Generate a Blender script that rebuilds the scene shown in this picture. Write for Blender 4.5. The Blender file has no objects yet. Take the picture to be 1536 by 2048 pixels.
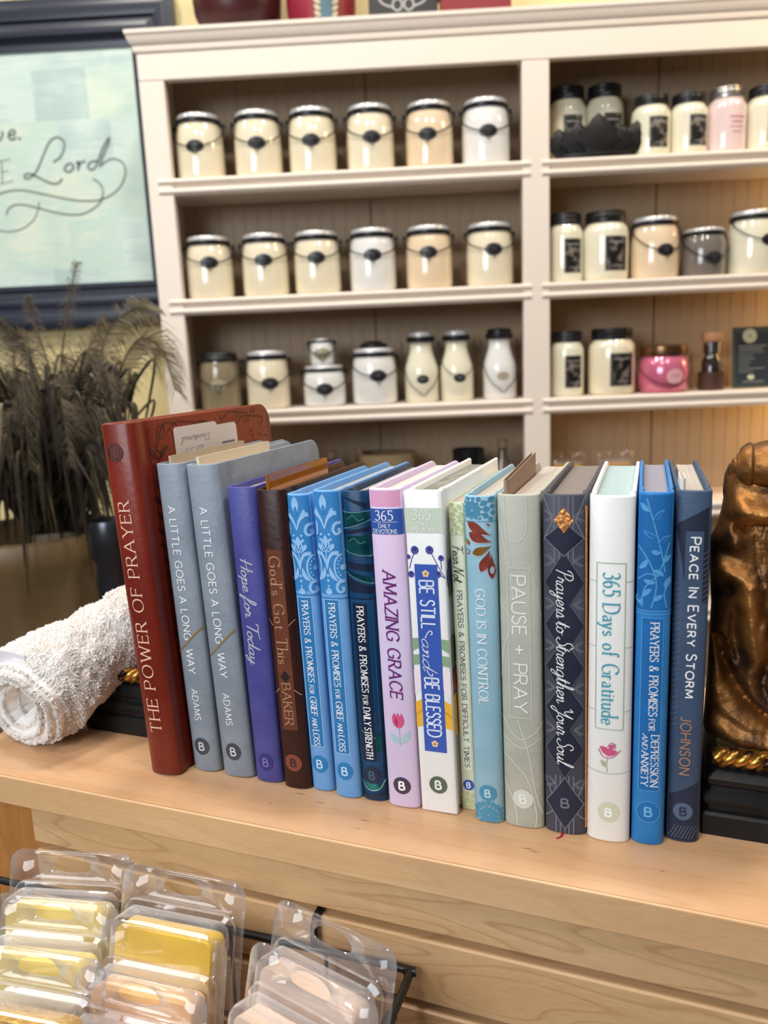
import bpy, bmesh, math, random
from mathutils import Vector, Matrix, noise
random.seed(7)
PI = math.pi
scene = bpy.context.scene
COL = scene.collection

# ------------------------------------------------------------------ camera
CAM_Z, TOP = 1.14, 0.90
cam_d = bpy.data.cameras.new('camera')
cam = bpy.data.objects.new('camera', cam_d); COL.objects.link(cam)
Fw = Vector((-0.0350189, 0.98086641, -0.19150658)); Rt = Vector((0.99872868, 0.02739501, -0.04231464)); Up = Vector((0.03625868, 0.19274493, 0.98057876))
cam.matrix_world = Matrix(((Rt.x, Up.x, -Fw.x, 0), (Rt.y, Up.y, -Fw.y, 0), (Rt.z, Up.z, -Fw.z, CAM_Z), (0, 0, 0, 1)))
cam_d.sensor_fit = 'VERTICAL'; cam_d.sensor_height = 36.0; cam_d.sensor_width = 27.0
cam_d.lens = 1602.0 / 2048.0 * 36.0
cam_d.clip_start = 0.01
cam_d.dof.use_dof = True; cam_d.dof.focus_distance = 0.44; cam_d.dof.aperture_fstop = 9.5
scene.camera = cam

# ------------------------------------------------------------------ colour management, world and lights
scene.view_settings.view_transform = 'Standard'; scene.view_settings.look = 'None'
scene.view_settings.gamma = 1.0; scene.view_settings.use_curve_mapping = False
scene.view_settings.exposure = 0.0
try:
    scene.cycles.use_denoising = True
    scene.cycles.max_bounces = 10; scene.cycles.transparent_max_bounces = 24
    scene.cycles.sample_clamp_indirect = 6.0
except Exception:
    pass
world = bpy.data.worlds.new('shop_daylight'); scene.world = world; world.use_nodes = True
wb = world.node_tree.nodes['Background']; wb.inputs[1].default_value = 1.0
_n = world.node_tree.nodes; _l = world.node_tree.links      # a pale ceiling above, a dim room round about
_tc = _n.new('ShaderNodeTexCoord'); _sp = _n.new('ShaderNodeSeparateXYZ'); _l.new(_tc.outputs['Generated'], _sp.inputs[0])
_rp = _n.new('ShaderNodeValToRGB'); _l.new(_sp.outputs[2], _rp.inputs[0]); _e = _rp.color_ramp.elements
_e[0].position = 0.10; _e[0].color = (.035, .035, .04, 1); _e[1].position = 0.62; _e[1].color = (.26, .26, .27, 1)
_l.new(_rp.outputs[0], wb.inputs[0])

def lamp(name, kind, loc, energy, color, size=0.1, target=None, size_y=None, spot=None):
    l = bpy.data.lights.new(name, kind); l.energy = energy; l.color = color
    if kind == 'AREA':
        l.size = size
        if size_y: l.shape = 'RECTANGLE'; l.size_y = size_y
        else: l.shape = 'DISK'
    else:
        l.shadow_soft_size = size
        if spot: l.spot_size = spot; l.spot_blend = 0.6
    o = bpy.data.objects.new(name, l); COL.objects.link(o); o.location = loc
    if target is not None:
        o.rotation_euler = (Vector(target) - Vector(loc)).to_track_quat('-Z', 'Y').to_euler()
    return o
# the shop window to the left behind the camera, the ceiling downlights and the warm lamp at the right of the bookcase
lamp('shop_window_light', 'AREA', (-0.95, -0.75, 1.66), 22, (0.88, 0.94, 1.0), 1.0, (0.0, 0.45, 1.0), 0.7)
CEIL = [(-0.85, 0.80, 2.75, 13.5), (-0.05, 0.72, 2.75, 13.5), (0.85, 0.72, 2.75, 8.5), (-1.80, 0.85, 2.75, 9), (-0.40, -0.30, 2.75, 9), (0.70, -0.30, 2.75, 9)]
for x, y, z, e in CEIL:
    lamp('ceiling_downlight', 'AREA', (x, y, z), e, (1.0, 0.94, 0.87), 0.22, (x, y + 0.3, 0))
lamp('warm_display_lamp', 'POINT', (1.00, 1.36, 1.98), 8.0, (1.0, 0.70, 0.34), 0.05)
lamp('warm_bay_fill', 'POINT', (0.90, 1.64, 1.44), 0.55, (1.0, 0.62, 0.22), 0.03)  # added point lights that warm the right bay, not fittings of the bookcase
lamp('warm_bay_fill', 'POINT', (0.90, 1.62, 1.22), 0.7, (1.0, 0.62, 0.22), 0.03)
lamp('warm_bay_fill', 'POINT', (0.88, 1.60, 0.97), 1.1, (1.0, 0.62, 0.22), 0.03)

# ------------------------------------------------------------------ small helpers
def s2l(c):
    c = c / 255.0
    return c / 12.92 if c <= 0.04045 else ((c + 0.055) / 1.055) ** 2.4
def rgb(r, g, b): return (s2l(r), s2l(g), s2l(b), 1.0)

CYAW = -0.3418967
DC = Vector((math.cos(CYAW), math.sin(CYAW), 0)); NN = Vector((-math.sin(CYAW), math.cos(CYAW), 0))
def W(a, n, z): return DC * a + NN * n + Vector((0, 0, z))        # counter coordinates: along, away from the viewer, up

MATS = {}
def mat(name, col, rough=0.5, metal=0.0, bump=0.0, bscale=200.0, btype='noise', col2=None, cscale=30.0, cmix=0.5,
        spec=0.5, sheen=0.0, coat=0.0, stretch=(1, 1, 1), sss=0.0, emit=None, bdist=0.0008, contrast=(0.35, 0.65), det=3.0):
    if name in MATS: return MATS[name]
    m = bpy.data.materials.new(name); m.use_nodes = True; nt = m.node_tree; N = nt.nodes; L = nt.links
    b = N['Principled BSDF']; MATS[name] = m
    b.inputs['Base Color'].default_value = col; b.inputs['Roughness'].default_value = rough; b.inputs['Metallic'].default_value = metal
    b.inputs['Specular IOR Level'].default_value = spec; b.inputs['Sheen Weight'].default_value = sheen; b.inputs['Coat Weight'].default_value = coat
    if sss:
        b.inputs['Subsurface Weight'].default_value = sss; b.inputs['Subsurface Radius'].default_value = (0.006, 0.005, 0.003)
        b.inputs['Subsurface Scale'].default_value = 1.0
    if emit: b.inputs['Emission Color'].default_value = col; b.inputs['Emission Strength'].default_value = emit
    if col2 is not None or bump:
        tc = N.new('ShaderNodeTexCoord'); mp = N.new('ShaderNodeMapping'); mp.inputs['Scale'].default_value = stretch
        L.new(tc.outputs['Object'], mp.inputs['Vector'])
    if col2 is not None:
        nz = N.new('ShaderNodeTexNoise'); nz.inputs['Scale'].default_value = cscale; nz.inputs['Detail'].default_value = det
        L.new(mp.outputs[0], nz.inputs['Vector'])
        mr = N.new('ShaderNodeMapRange'); mr.inputs[1].default_value = contrast[0]; mr.inputs[2].default_value = contrast[1]
        L.new(nz.outputs['Fac'], mr.inputs[0])
        mx = N.new('ShaderNodeMix'); mx.data_type = 'RGBA'; mx.inputs[6].default_value = col; mx.inputs[7].default_value = col2
        L.new(mr.outputs[0], mx.inputs[0]); L.new(mx.outputs[2], b.inputs['Base Color'])
    if bump:
        if btype == 'noise':
            t = N.new('ShaderNodeTexNoise'); t.inputs['Scale'].default_value = bscale; t.inputs['Detail'].default_value = 4; out = t.outputs['Fac']
        elif btype == 'voronoi':
            t = N.new('ShaderNodeTexVoronoi'); t.inputs['Scale'].default_value = bscale; out = t.outputs['Distance']
        else:
            t = N.new('ShaderNodeTexWave'); t.inputs['Scale'].default_value = bscale; t.bands_direction = btype; out = t.outputs['Fac']
        L.new(mp.outputs[0], t.inputs['Vector'])
        bp = N.new('ShaderNodeBump'); bp.inputs['Strength'].default_value = bump; bp.inputs['Distance'].default_value = bdist
        L.new(out, bp.inputs['Height']); L.new(bp.outputs[0], b.inputs['Normal'])
    return m

def wood(name, c1, c2, c3, stretch, rot=0.0, wscale=6.0, dist=6.0, rough=0.42, fine=1.0, wmix=0.55):
    m = bpy.data.materials.new(name); m.use_nodes = True; nt = m.node_tree; N = nt.nodes; L = nt.links; b = N['Principled BSDF']
    tc = N.new('ShaderNodeTexCoord'); mp = N.new('ShaderNodeMapping'); mp.inputs['Scale'].default_value = stretch; mp.inputs['Rotation'].default_value = (0, 0, rot)
    L.new(tc.outputs['Object'], mp.inputs['Vector'])
    n1 = N.new('ShaderNodeTexNoise'); n1.inputs['Scale'].default_value = 5.0; n1.inputs['Detail'].default_value = 1.2; n1.inputs['Roughness'].default_value = .4
    n2 = N.new('ShaderNodeTexNoise'); n2.inputs['Scale'].default_value = 90.0; n2.inputs['Detail'].default_value = 3
    L.new(mp.outputs[0], n1.inputs['Vector']); L.new(mp.outputs[0], n2.inputs['Vector'])
    wv = N.new('ShaderNodeMath'); wv.operation = 'MULTIPLY'; wv.inputs[1].default_value = wscale; L.new(n1.outputs['Fac'], wv.inputs[0])
    fr = N.new('ShaderNodeMath'); fr.operation = 'FRACT'; L.new(wv.outputs[0], fr.inputs[0])
    cr = N.new('ShaderNodeValToRGB'); e = cr.color_ramp.elements
    e[0].position = 0.0; e[0].color = (0, 0, 0, 1); e[1].position = 1.0; e[1].color = (0, 0, 0, 1)
    k = e.new(0.72); k.color = (0.15, 0.15, 0.15, 1); k = e.new(0.90); k.color = (1, 1, 1, 1)
    L.new(fr.outputs[0], cr.inputs[0])
    mx = N.new('ShaderNodeMix'); mx.data_type = 'RGBA'; mx.inputs[6].default_value = c1; mx.inputs[7].default_value = c2
    mr = N.new('ShaderNodeMapRange'); mr.inputs[1].default_value = .3; mr.inputs[2].default_value = .7; L.new(n1.outputs['Fac'], mr.inputs[0]); L.new(mr.outputs[0], mx.inputs[0])
    m2 = N.new('ShaderNodeMix'); m2.data_type = 'RGBA'; m2.inputs[7].default_value = c3; L.new(mx.outputs[2], m2.inputs[6])
    ml = N.new('ShaderNodeMath'); ml.operation = 'MULTIPLY'; ml.inputs[1].default_value = wmix; L.new(cr.outputs[0], ml.inputs[0]); L.new(ml.outputs[0], m2.inputs[0])
    m3 = N.new('ShaderNodeMix'); m3.data_type = 'RGBA'; m3.blend_type = 'MULTIPLY'; m3.inputs[0].default_value = 0.25 * fine
    L.new(m2.outputs[2], m3.inputs[6]); L.new(n2.outputs['Fac'], m3.inputs[7])
    L.new(m3.outputs[2], b.inputs['Base Color']); b.inputs['Roughness'].default_value = rough
    bp = N.new('ShaderNodeBump'); bp.inputs['Strength'].default_value = 0.12; bp.inputs['Distance'].default_value = 0.0004
    L.new(n2.outputs['Fac'], bp.inputs['Height']); L.new(bp.outputs[0], b.inputs['Normal'])
    return m

def clear(name, tint=(1, 1, 1, 1), blend=0.35, milk=0.06, rough=0.06):
    m = bpy.data.materials.new(name); m.use_nodes = True; nt = m.node_tree; N = nt.nodes; L = nt.links
    out = N['Material Output']; N.remove(N['Principled BSDF'])
    tr = N.new('ShaderNodeBsdfTransparent'); tr.inputs[0].default_value = tint
    gl = N.new('ShaderNodeBsdfGlossy'); gl.inputs['Roughness'].default_value = rough; gl.inputs[0].default_value = (1, 1, 1, 1)
    df = N.new('ShaderNodeBsdfDiffuse'); df.inputs[0].default_value = (.92, .92, .93, 1)
    tc = N.new('ShaderNodeTexCoord'); nz = N.new('ShaderNodeTexNoise'); nz.inputs['Scale'].default_value = 60; L.new(tc.outputs['Object'], nz.inputs['Vector'])
    bp = N.new('ShaderNodeBump'); bp.inputs['Strength'].default_value = 0.14; bp.inputs['Distance'].default_value = 0.002
    L.new(nz.outputs['Fac'], bp.inputs['Height']); L.new(bp.outputs[0], gl.inputs['Normal'])
    lw = N.new('ShaderNodeLayerWeight'); lw.inputs[0].default_value = .5
    pw = N.new('ShaderNodeMath'); pw.operation = 'POWER'; pw.inputs[1].default_value = 2.3; L.new(lw.outputs['Facing'], pw.inputs[0])
    ma = N.new('ShaderNodeMath'); ma.operation = 'MULTIPLY_ADD'; ma.inputs[1].default_value = blend; ma.inputs[2].default_value = .035; L.new(pw.outputs[0], ma.inputs[0])
    m1 = N.new('ShaderNodeMixShader'); mk = N.new('ShaderNodeMath'); mk.operation = 'MULTIPLY_ADD'; mk.inputs[1].default_value = .42; mk.inputs[2].default_value = milk; L.new(pw.outputs[0], mk.inputs[0]); L.new(mk.outputs[0], m1.inputs[0]); L.new(tr.outputs[0], m1.inputs[1]); L.new(df.outputs[0], m1.inputs[2])  # whiteness mixed in at grazing angles stands in for bright edge reflections
    m2 = N.new('ShaderNodeMixShader'); L.new(ma.outputs[0], m2.inputs[0]); L.new(m1.outputs[0], m2.inputs[1]); L.new(gl.outputs[0], m2.inputs[2])
    L.new(m2.outputs[0], out.inputs[0])
    return m

class MB:
    """collects vertices and faces and links them as ONE mesh object"""
    def __init__(s): s.v = []; s.f = []; s.mi = []
    def add(s, vs, fs, mi=0):
        o = len(s.v); s.v += [tuple(p) for p in vs]; s.f += [tuple(i + o for i in f) for f in fs]; s.mi += [mi] * len(fs)
    def box(s, x0, x1, y0, y1, z0, z1, T=None):
        vs = [Vector((x, y, z)) for z in (z0, z1) for y in (y0, y1) for x in (x0, x1)]
        if T: vs = [T(p) for p in vs]
        s.add(vs, [(0, 2, 3, 1), (4, 5, 7, 6), (0, 1, 5, 4), (2, 6, 7, 3), (0, 4, 6, 2), (1, 3, 7, 5)])
    def rings(s, R, close=True, cap0=False, cap1=False):
        n = len(R[0]); vs = [p for r in R for p in r]; fs = []
        for i in range(len(R) - 1):
            for j in range(n if close else n - 1):
                k = (j + 1) % n
                fs.append((i * n + j, i * n + k, (i + 1) * n + k, (i + 1) * n + j))
        if cap0: fs.append(tuple(range(n - 1, -1, -1)))
        if cap1: fs.append(tuple((len(R) - 1) * n + j for j in range(n)))
        s.add(vs, fs)
    def lathe(s, prof, seg=32, c=(0, 0, 0), cap0=False, cap1=False, sx=1.0, sy=1.0):
        s.rings([[(c[0] + r * sx * math.cos(2 * PI * j / seg), c[1] + r * sy * math.sin(2 * PI * j / seg), c[2] + z) for j in range(seg)] for r, z in prof], True, cap0, cap1)
    def tube(s, pts, rad, seg=8, caps=True, flat=1.0):
        pts = [Vector(p) for p in pts]; n = len(pts); R = []; up = None
        for i, p in enumerate(pts):
            t = (pts[min(i + 1, n - 1)] - pts[max(i - 1, 0)])
            t = t.normalized() if t.length > 1e-9 else Vector((0, 0, 1))
            if up is None:
                up = Vector((0, 0, 1)) if abs(t.z) < .9 else Vector((0, 1, 0))
            a = t.cross(up); a = a.normalized() if a.length > 1e-6 else t.orthogonal().normalized(); b = a.cross(t).normalized(); up = b
            r = rad(i / (n - 1)) if callable(rad) else rad
            R.append([p + a * (r * math.cos(2 * PI * j / seg)) + b * (r * flat * math.sin(2 * PI * j / seg)) for j in range(seg)])
        s.rings(R, True, caps, caps)
    def build(s, name, m, parent=None, smooth=False, bevel=0.0, bseg=2, angle=40):
        me = bpy.data.meshes.new(name); me.from_pydata(s.v, [], s.f); me.update()
        ms = m if isinstance(m, (list, tuple)) else [m]
        for k in ms: me.materials.append(k)
        if len(ms) > 1:
            for p, i in zip(me.polygons, s.mi): p.material_index = i
        bm = bmesh.new(); bm.from_mesh(me); bmesh.ops.recalc_face_normals(bm, faces=bm.faces[:])
        if bevel:
            es = [e for e in bm.edges if len(e.link_faces) == 2 and e.calc_face_angle(0) > math.radians(angle)]
            bmesh.ops.bevel(bm, geom=es, offset=bevel, segments=bseg, affect='EDGES', profile=0.5)
        if smooth:
            for f in bm.faces: f.smooth = True
            for e in bm.edges:
                if len(e.link_faces) == 2 and e.calc_face_angle(0) > math.radians(angle): e.smooth = False
        bm.to_mesh(me); bm.free()
        o = bpy.data.objects.new(name, me); COL.objects.link(o)
        if parent is not None: o.parent = parent
        return o
def tag(o, label=None, cat=None, group=None, kind=None):
    if label: o['label'] = label
    if cat: o['category'] = cat
    if group: o['group'] = group
    if kind: o['kind'] = kind
    return o
def thing(name, label, cat, loc, group=None, rot=(0, 0, 0)):
    o = bpy.data.objects.new(name, None); COL.objects.link(o); o.location = loc; o.rotation_euler = rot; o.empty_display_size = 0.02
    return tag(o, label, cat, group)
def copy_tree(o, parent=None):
    c = o.copy(); COL.objects.link(c)
    if parent is not None: c.parent = parent
    for ch in list(o.children): copy_tree(ch, c)
    return c
def cr(pts, k=6, closed=False):
    """Catmull-Rom through the points"""
    P = [Vector(p) for p in pts]; n = len(P); out = []
    for i in range(n if closed else n - 1):
        if closed: a, b, c, d = P[(i - 1) % n], P[i], P[(i + 1) % n], P[(i + 2) % n]
        else: a, b, c, d = P[max(i - 1, 0)], P[i], P[i + 1], P[min(i + 2, n - 1)]
        for j in range(k):
            t = j / k
            out.append(0.5 * ((2 * b) + (c - a) * t + (2 * a - 5 * b + 4 * c - d) * t * t + (3 * b - a - 3 * c + d) * t ** 3))
    out.append(P[0] if closed else P[-1])
    return out

# ------------------------------------------------------------------ lettering: own stroke alphabet (cap height 1)
G = {
 'A': (.78, 'l 0 0 .39 1 .78 0', 'l .14 .36 .64 .36'), 'B': (.58, 'l 0 0 0 1', 'c 0 1 .34 1 .5 .9 .5 .66 .34 .54 0 .53', 'c 0 .53 .38 .53 .58 .42 .58 .13 .38 0 0 0'),
 'C': (.74, 'c .74 .8 .58 .97 .36 1 .12 .86 0 .5 .12 .14 .36 0 .58 .03 .74 .2'), 'D': (.74, 'l 0 0 0 1', 'c 0 1 .3 1 .6 .87 .74 .5 .6 .13 .3 0 0 0'),
 'E': (.52, 'l 0 0 0 1', 'l 0 1 .52 1', 'l 0 0 .52 0', 'l 0 .53 .44 .53'), 'F': (.5, 'l 0 0 0 1', 'l 0 1 .5 1', 'l 0 .52 .42 .52'),
 'G': (.8, 'c .76 .8 .58 .97 .36 1 .12 .86 0 .5 .12 .14 .36 0 .6 .03 .78 .14', 'l .78 .12 .78 .45', 'l .78 .45 .5 .45'), 'H': (.7, 'l 0 0 0 1', 'l .7 0 .7 1', 'l 0 .52 .7 .52'),
 'I': (.0, 'l 0 0 0 1'), 'J': (.38, 'c .36 1 .36 .5 .35 .2 .26 .02 .1 0 0 .1'), 'K': (.62, 'l 0 0 0 1', 'l .6 1 0 .42', 'l .2 .6 .62 0'), 'L': (.5, 'l 0 0 0 1', 'l 0 0 .5 0'),
 'M': (.86, 'l 0 0 .06 1', 'l .06 1 .43 .15', 'l .43 .15 .8 1', 'l .8 1 .86 0'), 'N': (.72, 'l 0 0 0 1', 'l 0 1 .72 0', 'l .72 0 .72 1'),
 'O': (.88, 'o .44 1 .12 .86 0 .5 .12 .14 .44 0 .76 .14 .88 .5 .76 .86'), 'P': (.54, 'l 0 0 0 1', 'c 0 1 .36 1 .54 .88 .54 .58 .36 .45 0 .45'),
 'R': (.62, 'l 0 0 0 1', 'c 0 1 .36 1 .52 .89 .52 .62 .36 .5 0 .5', 'l .28 .5 .62 0'), 'S': (.52, 'c .48 .84 .36 .98 .18 .99 .03 .86 .06 .66 .26 .53 .48 .4 .5 .15 .34 .01 .14 .02 0 .16'),
 'T': (.66, 'l .33 0 .33 1', 'l 0 1 .66 1'), 'U': (.68, 'c 0 1 0 .5 .02 .2 .16 .02 .34 0 .52 .02 .66 .2 .68 .5 .68 1'), 'V': (.74, 'l 0 1 .37 0', 'l .37 0 .74 1'),
 'W': (1.1, 'l 0 1 .28 0', 'l .28 0 .55 .95', 'l .55 .95 .82 0', 'l .82 0 1.1 1'), 'X': (.66, 'l 0 0 .66 1', 'l 0 1 .66 0'), 'Y': (.7, 'l 0 1 .35 .45', 'l .7 1 .35 .45', 'l .35 .45 .35 0'),
 'Z': (.62, 'l .02 1 .62 1', 'l .62 1 0 0', 'l 0 0 .62 0'), '&': (.74, 'c .74 .0 .42 .36 .16 .72 .2 .95 .36 1 .5 .88 .42 .7 .14 .48 .02 .28 .08 .06 .28 0 .52 .1 .7 .42'),
 '+': (.56, 'l .28 .18 .28 .76', 'l 0 .47 .56 .47'), '3': (.48, 'c .02 .88 .2 1 .42 .9 .42 .66 .18 .54', 'c .18 .54 .44 .48 .48 .16 .25 0 0 .1'),
 '6': (.48, 'c .44 .94 .24 .92 .06 .6 .03 .25 .2 0 .42 .08 .46 .35 .28 .54 .07 .38'), '5': (.46, 'l .44 1 .1 1', 'l .1 1 .07 .58', 'c .07 .57 .3 .62 .46 .4 .42 .1 .2 0 0 .08'),
 '2': (.5, 'c .02 .8 .2 1 .44 .9 .42 .6 0 0', 'l 0 0 .5 0'), '9': (.46, 'c .42 .75 .25 .48 .05 .6 .06 .9 .25 1 .44 .85 .4 .4 .2 0'), '/': (.4, 'l 0 -.1 .4 1.05'), '.': (.06, 'l 0 0 .05 .05'), ',': (.1, 'l .06 .06 0 -.12'),
 "'": (.06, 'l .05 1 .0 .78'),
 'a': (.4, 'c .05 .42 .2 .5 .34 .44 .37 .3', 'l .37 .34 .37 0', 'c .37 .3 .12 .25 .02 .12 .12 0 .37 .12'), 'd': (.46, 'o .23 .5 .04 .38 .04 .12 .23 0 .42 .12 .42 .38', 'l .46 1 .46 0'),
 'e': (.42, 'c .02 .27 .4 .27 .38 .42 .22 .5 .04 .4 .01 .2 .12 0 .3 0 .41 .1'), 'f': (.32, 'c .36 .92 .24 1 .13 .88 .12 .7', 'l .12 .75 .12 0', 'l 0 .5 .28 .5'),
 'h': (.4, 'l 0 1 0 0', 'c 0 .32 .14 .48 .3 .48 .39 .34', 'l .39 .37 .39 0'), 'i': (.0, 'l 0 .5 0 0', 'l 0 .68 .01 .74'), 'o': (.46, 'o .23 .5 .04 .38 .04 .12 .23 0 .42 .12 .42 .38'),
 'r': (.28, 'l 0 .5 0 0', 'c 0 .28 .1 .46 .28 .49'), 's': (.36, 'c .34 .42 .2 .5 .05 .42 .1 .29 .3 .2 .34 .08 .2 0 .02 .08'), 't': (.3, 'l .13 .72 .13 .12', 'c .13 .14 .16 .02 .25 0 .33 .06', 'l 0 .5 .3 .5'),
 'u': (.4, 'l 0 .5 0 .16', 'c 0 .18 .06 .02 .2 0 .39 .16', 'l .39 .5 .39 0'), 'y': (.42, 'l 0 .5 .21 .02', 'l .42 .5 .16 -.16', 'c .16 -.16 .08 -.3 -.04 -.25'),
}
SC = {
 'a': (.56, 'c .42 .36 .25 .42 .06 .27 .05 .06 .2 0 .36 .15 .42 .4', 'c .42 .4 .37 .1 .45 0 .62 .12'), 'd': (.58, 'c .42 .34 .25 .42 .06 .27 .05 .06 .2 0 .36 .15 .52 1', 'c .52 1 .42 .12 .48 0 .64 .12'),
 'e': (.44, 'c 0 .12 .25 .2 .34 .34 .22 .43 .08 .28 .1 .06 .25 0 .5 .12'), 'f': (.38, 'c 0 .1 .28 .6 .32 .95 .2 .97 .12 .4 -.03 -.3 .05 -.32 .1 -.05 .42 .12'),
 'g': (.56, 'c .42 .36 .25 .42 .06 .27 .05 .06 .2 0 .36 .15 .43 .4', 'c .43 .4 .36 -.22 .2 -.36 .12 -.22 .36 -.02 .62 .12'), 'h': (.52, 'c 0 .1 .22 .6 .28 .97 .18 .95 .08 0', 'c .08 .05 .2 .35 .33 .42 .37 .3 .34 .06 .42 0 .58 .12'),
 'i': (.28, 'c 0 .1 .12 .4', 'c .12 .4 .1 .08 .18 0 .34 .12', 'l .17 .6 .2 .66'), 'l': (.26, 'c 0 .1 .2 .6 .26 .97 .16 .95 .08 .15 .16 0 .32 .12'), 'n': (.5, 'c 0 .32 .09 .41 .06 0', 'c .06 .02 .18 .35 .3 .42 .34 .3 .31 .06 .38 0 .56 .12'),
 'o': (.48, 'c .26 .42 .08 .33 .05 .1 .2 0 .36 .12 .36 .33 .22 .42 .32 .32 .54 .36'), 'p': (.48, 'c 0 .3 .1 .44 .02 -.36', 'c .06 .1 .2 .38 .34 .38 .36 .15 .22 0 .1 .06', 'c .22 0 .4 .02 .54 .12'),
 'r': (.42, 'c 0 .1 .1 .48 .16 .36 .3 .38 .26 .1 .34 0 .48 .12'), 's': (.38, 'c 0 .08 .2 .46 .3 .2 .24 .02 .08 .03', 'c .24 .02 .36 .02 .44 .12'), 't': (.34, 'c 0 .1 .2 .82', 'c .2 .82 .12 .1 .2 0 .4 .12', 'l .02 .52 .36 .55'),
 'u': (.54, 'c 0 .34 .07 .4 .06 .08 .18 0 .34 .2 .4 .4', 'c .4 .4 .36 .08 .44 0 .6 .12'), 'y': (.52, 'c 0 .34 .07 .4 .06 .1 .18 .03 .34 .2 .4 .4', 'c .4 .4 .3 -.25 .16 -.38 .08 -.25 .34 0 .58 .12'),
 'v': (.44, 'c 0 .34 .08 .4 .12 .0 .3 .15 .36 .4 .5 .36'), 'x': (.44, 'l 0 0 .4 .42', 'l 0 .42 .4 0'),
 'P': (.55, 'c .08 0 .2 .5 .27 .98', 'c -.04 .7 .06 .95 .4 1.03 .6 .85 .5 .6 .24 .5'), 'S': (.55, 'c .62 .82 .48 1.02 .26 .93 .24 .68 .46 .45 .44 .13 .18 0 -.04 .12 .1 .22'),
 'Y': (.6, 'c -.04 .82 .12 1 .17 .7 .28 .48 .46 .62 .62 1', 'c .62 1 .44 .2 .25 -.34 .08 -.26 .2 -.05 .66 .16'), 'H': (.72, 'l .1 0 .2 1', 'l .56 0 .66 1', 'c -.04 .45 .3 .5 .82 .62'),
 'T': (.62, 'c -.02 .82 .1 1 .42 .95 .92 1.03', 'l .47 .96 .32 0'), 'F': (.6, 'c -.02 .85 .1 1 .4 .95 .74 1.02', 'l .34 .96 .18 0', 'l .1 .5 .56 .54'), 'N': (.78, 'c 0 -.04 .12 .5 .2 1', 'l .2 1 .48 0', 'c .48 0 .58 .6 .78 1.03'),
 'D': (.74, 'l .08 0 .16 1', 'c -.04 .92 .3 1.02 .66 .82 .66 .3 .3 0 .0 .02'), '2': G['2'], '9': G['9'], '/': G['/'], '.': G['.'],
}
def strokes(ch, script):
    g = (SC if script else G).get(ch) or G.get(ch)
    out = []
    for s in g[1:]:
        t = s.split(); nums = [float(q) for q in t[1:]]; P = [(nums[i], nums[i + 1], 0) for i in range(0, len(nums), 2)]
        if t[0] == 'l': out.append(([Vector(p) for p in P], False, True))
        elif t[0] == 'c': out.append((cr(P, 5), False, False))
        else: out.append((cr(P, 5, True), True, False))
    return g[0], out

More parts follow.
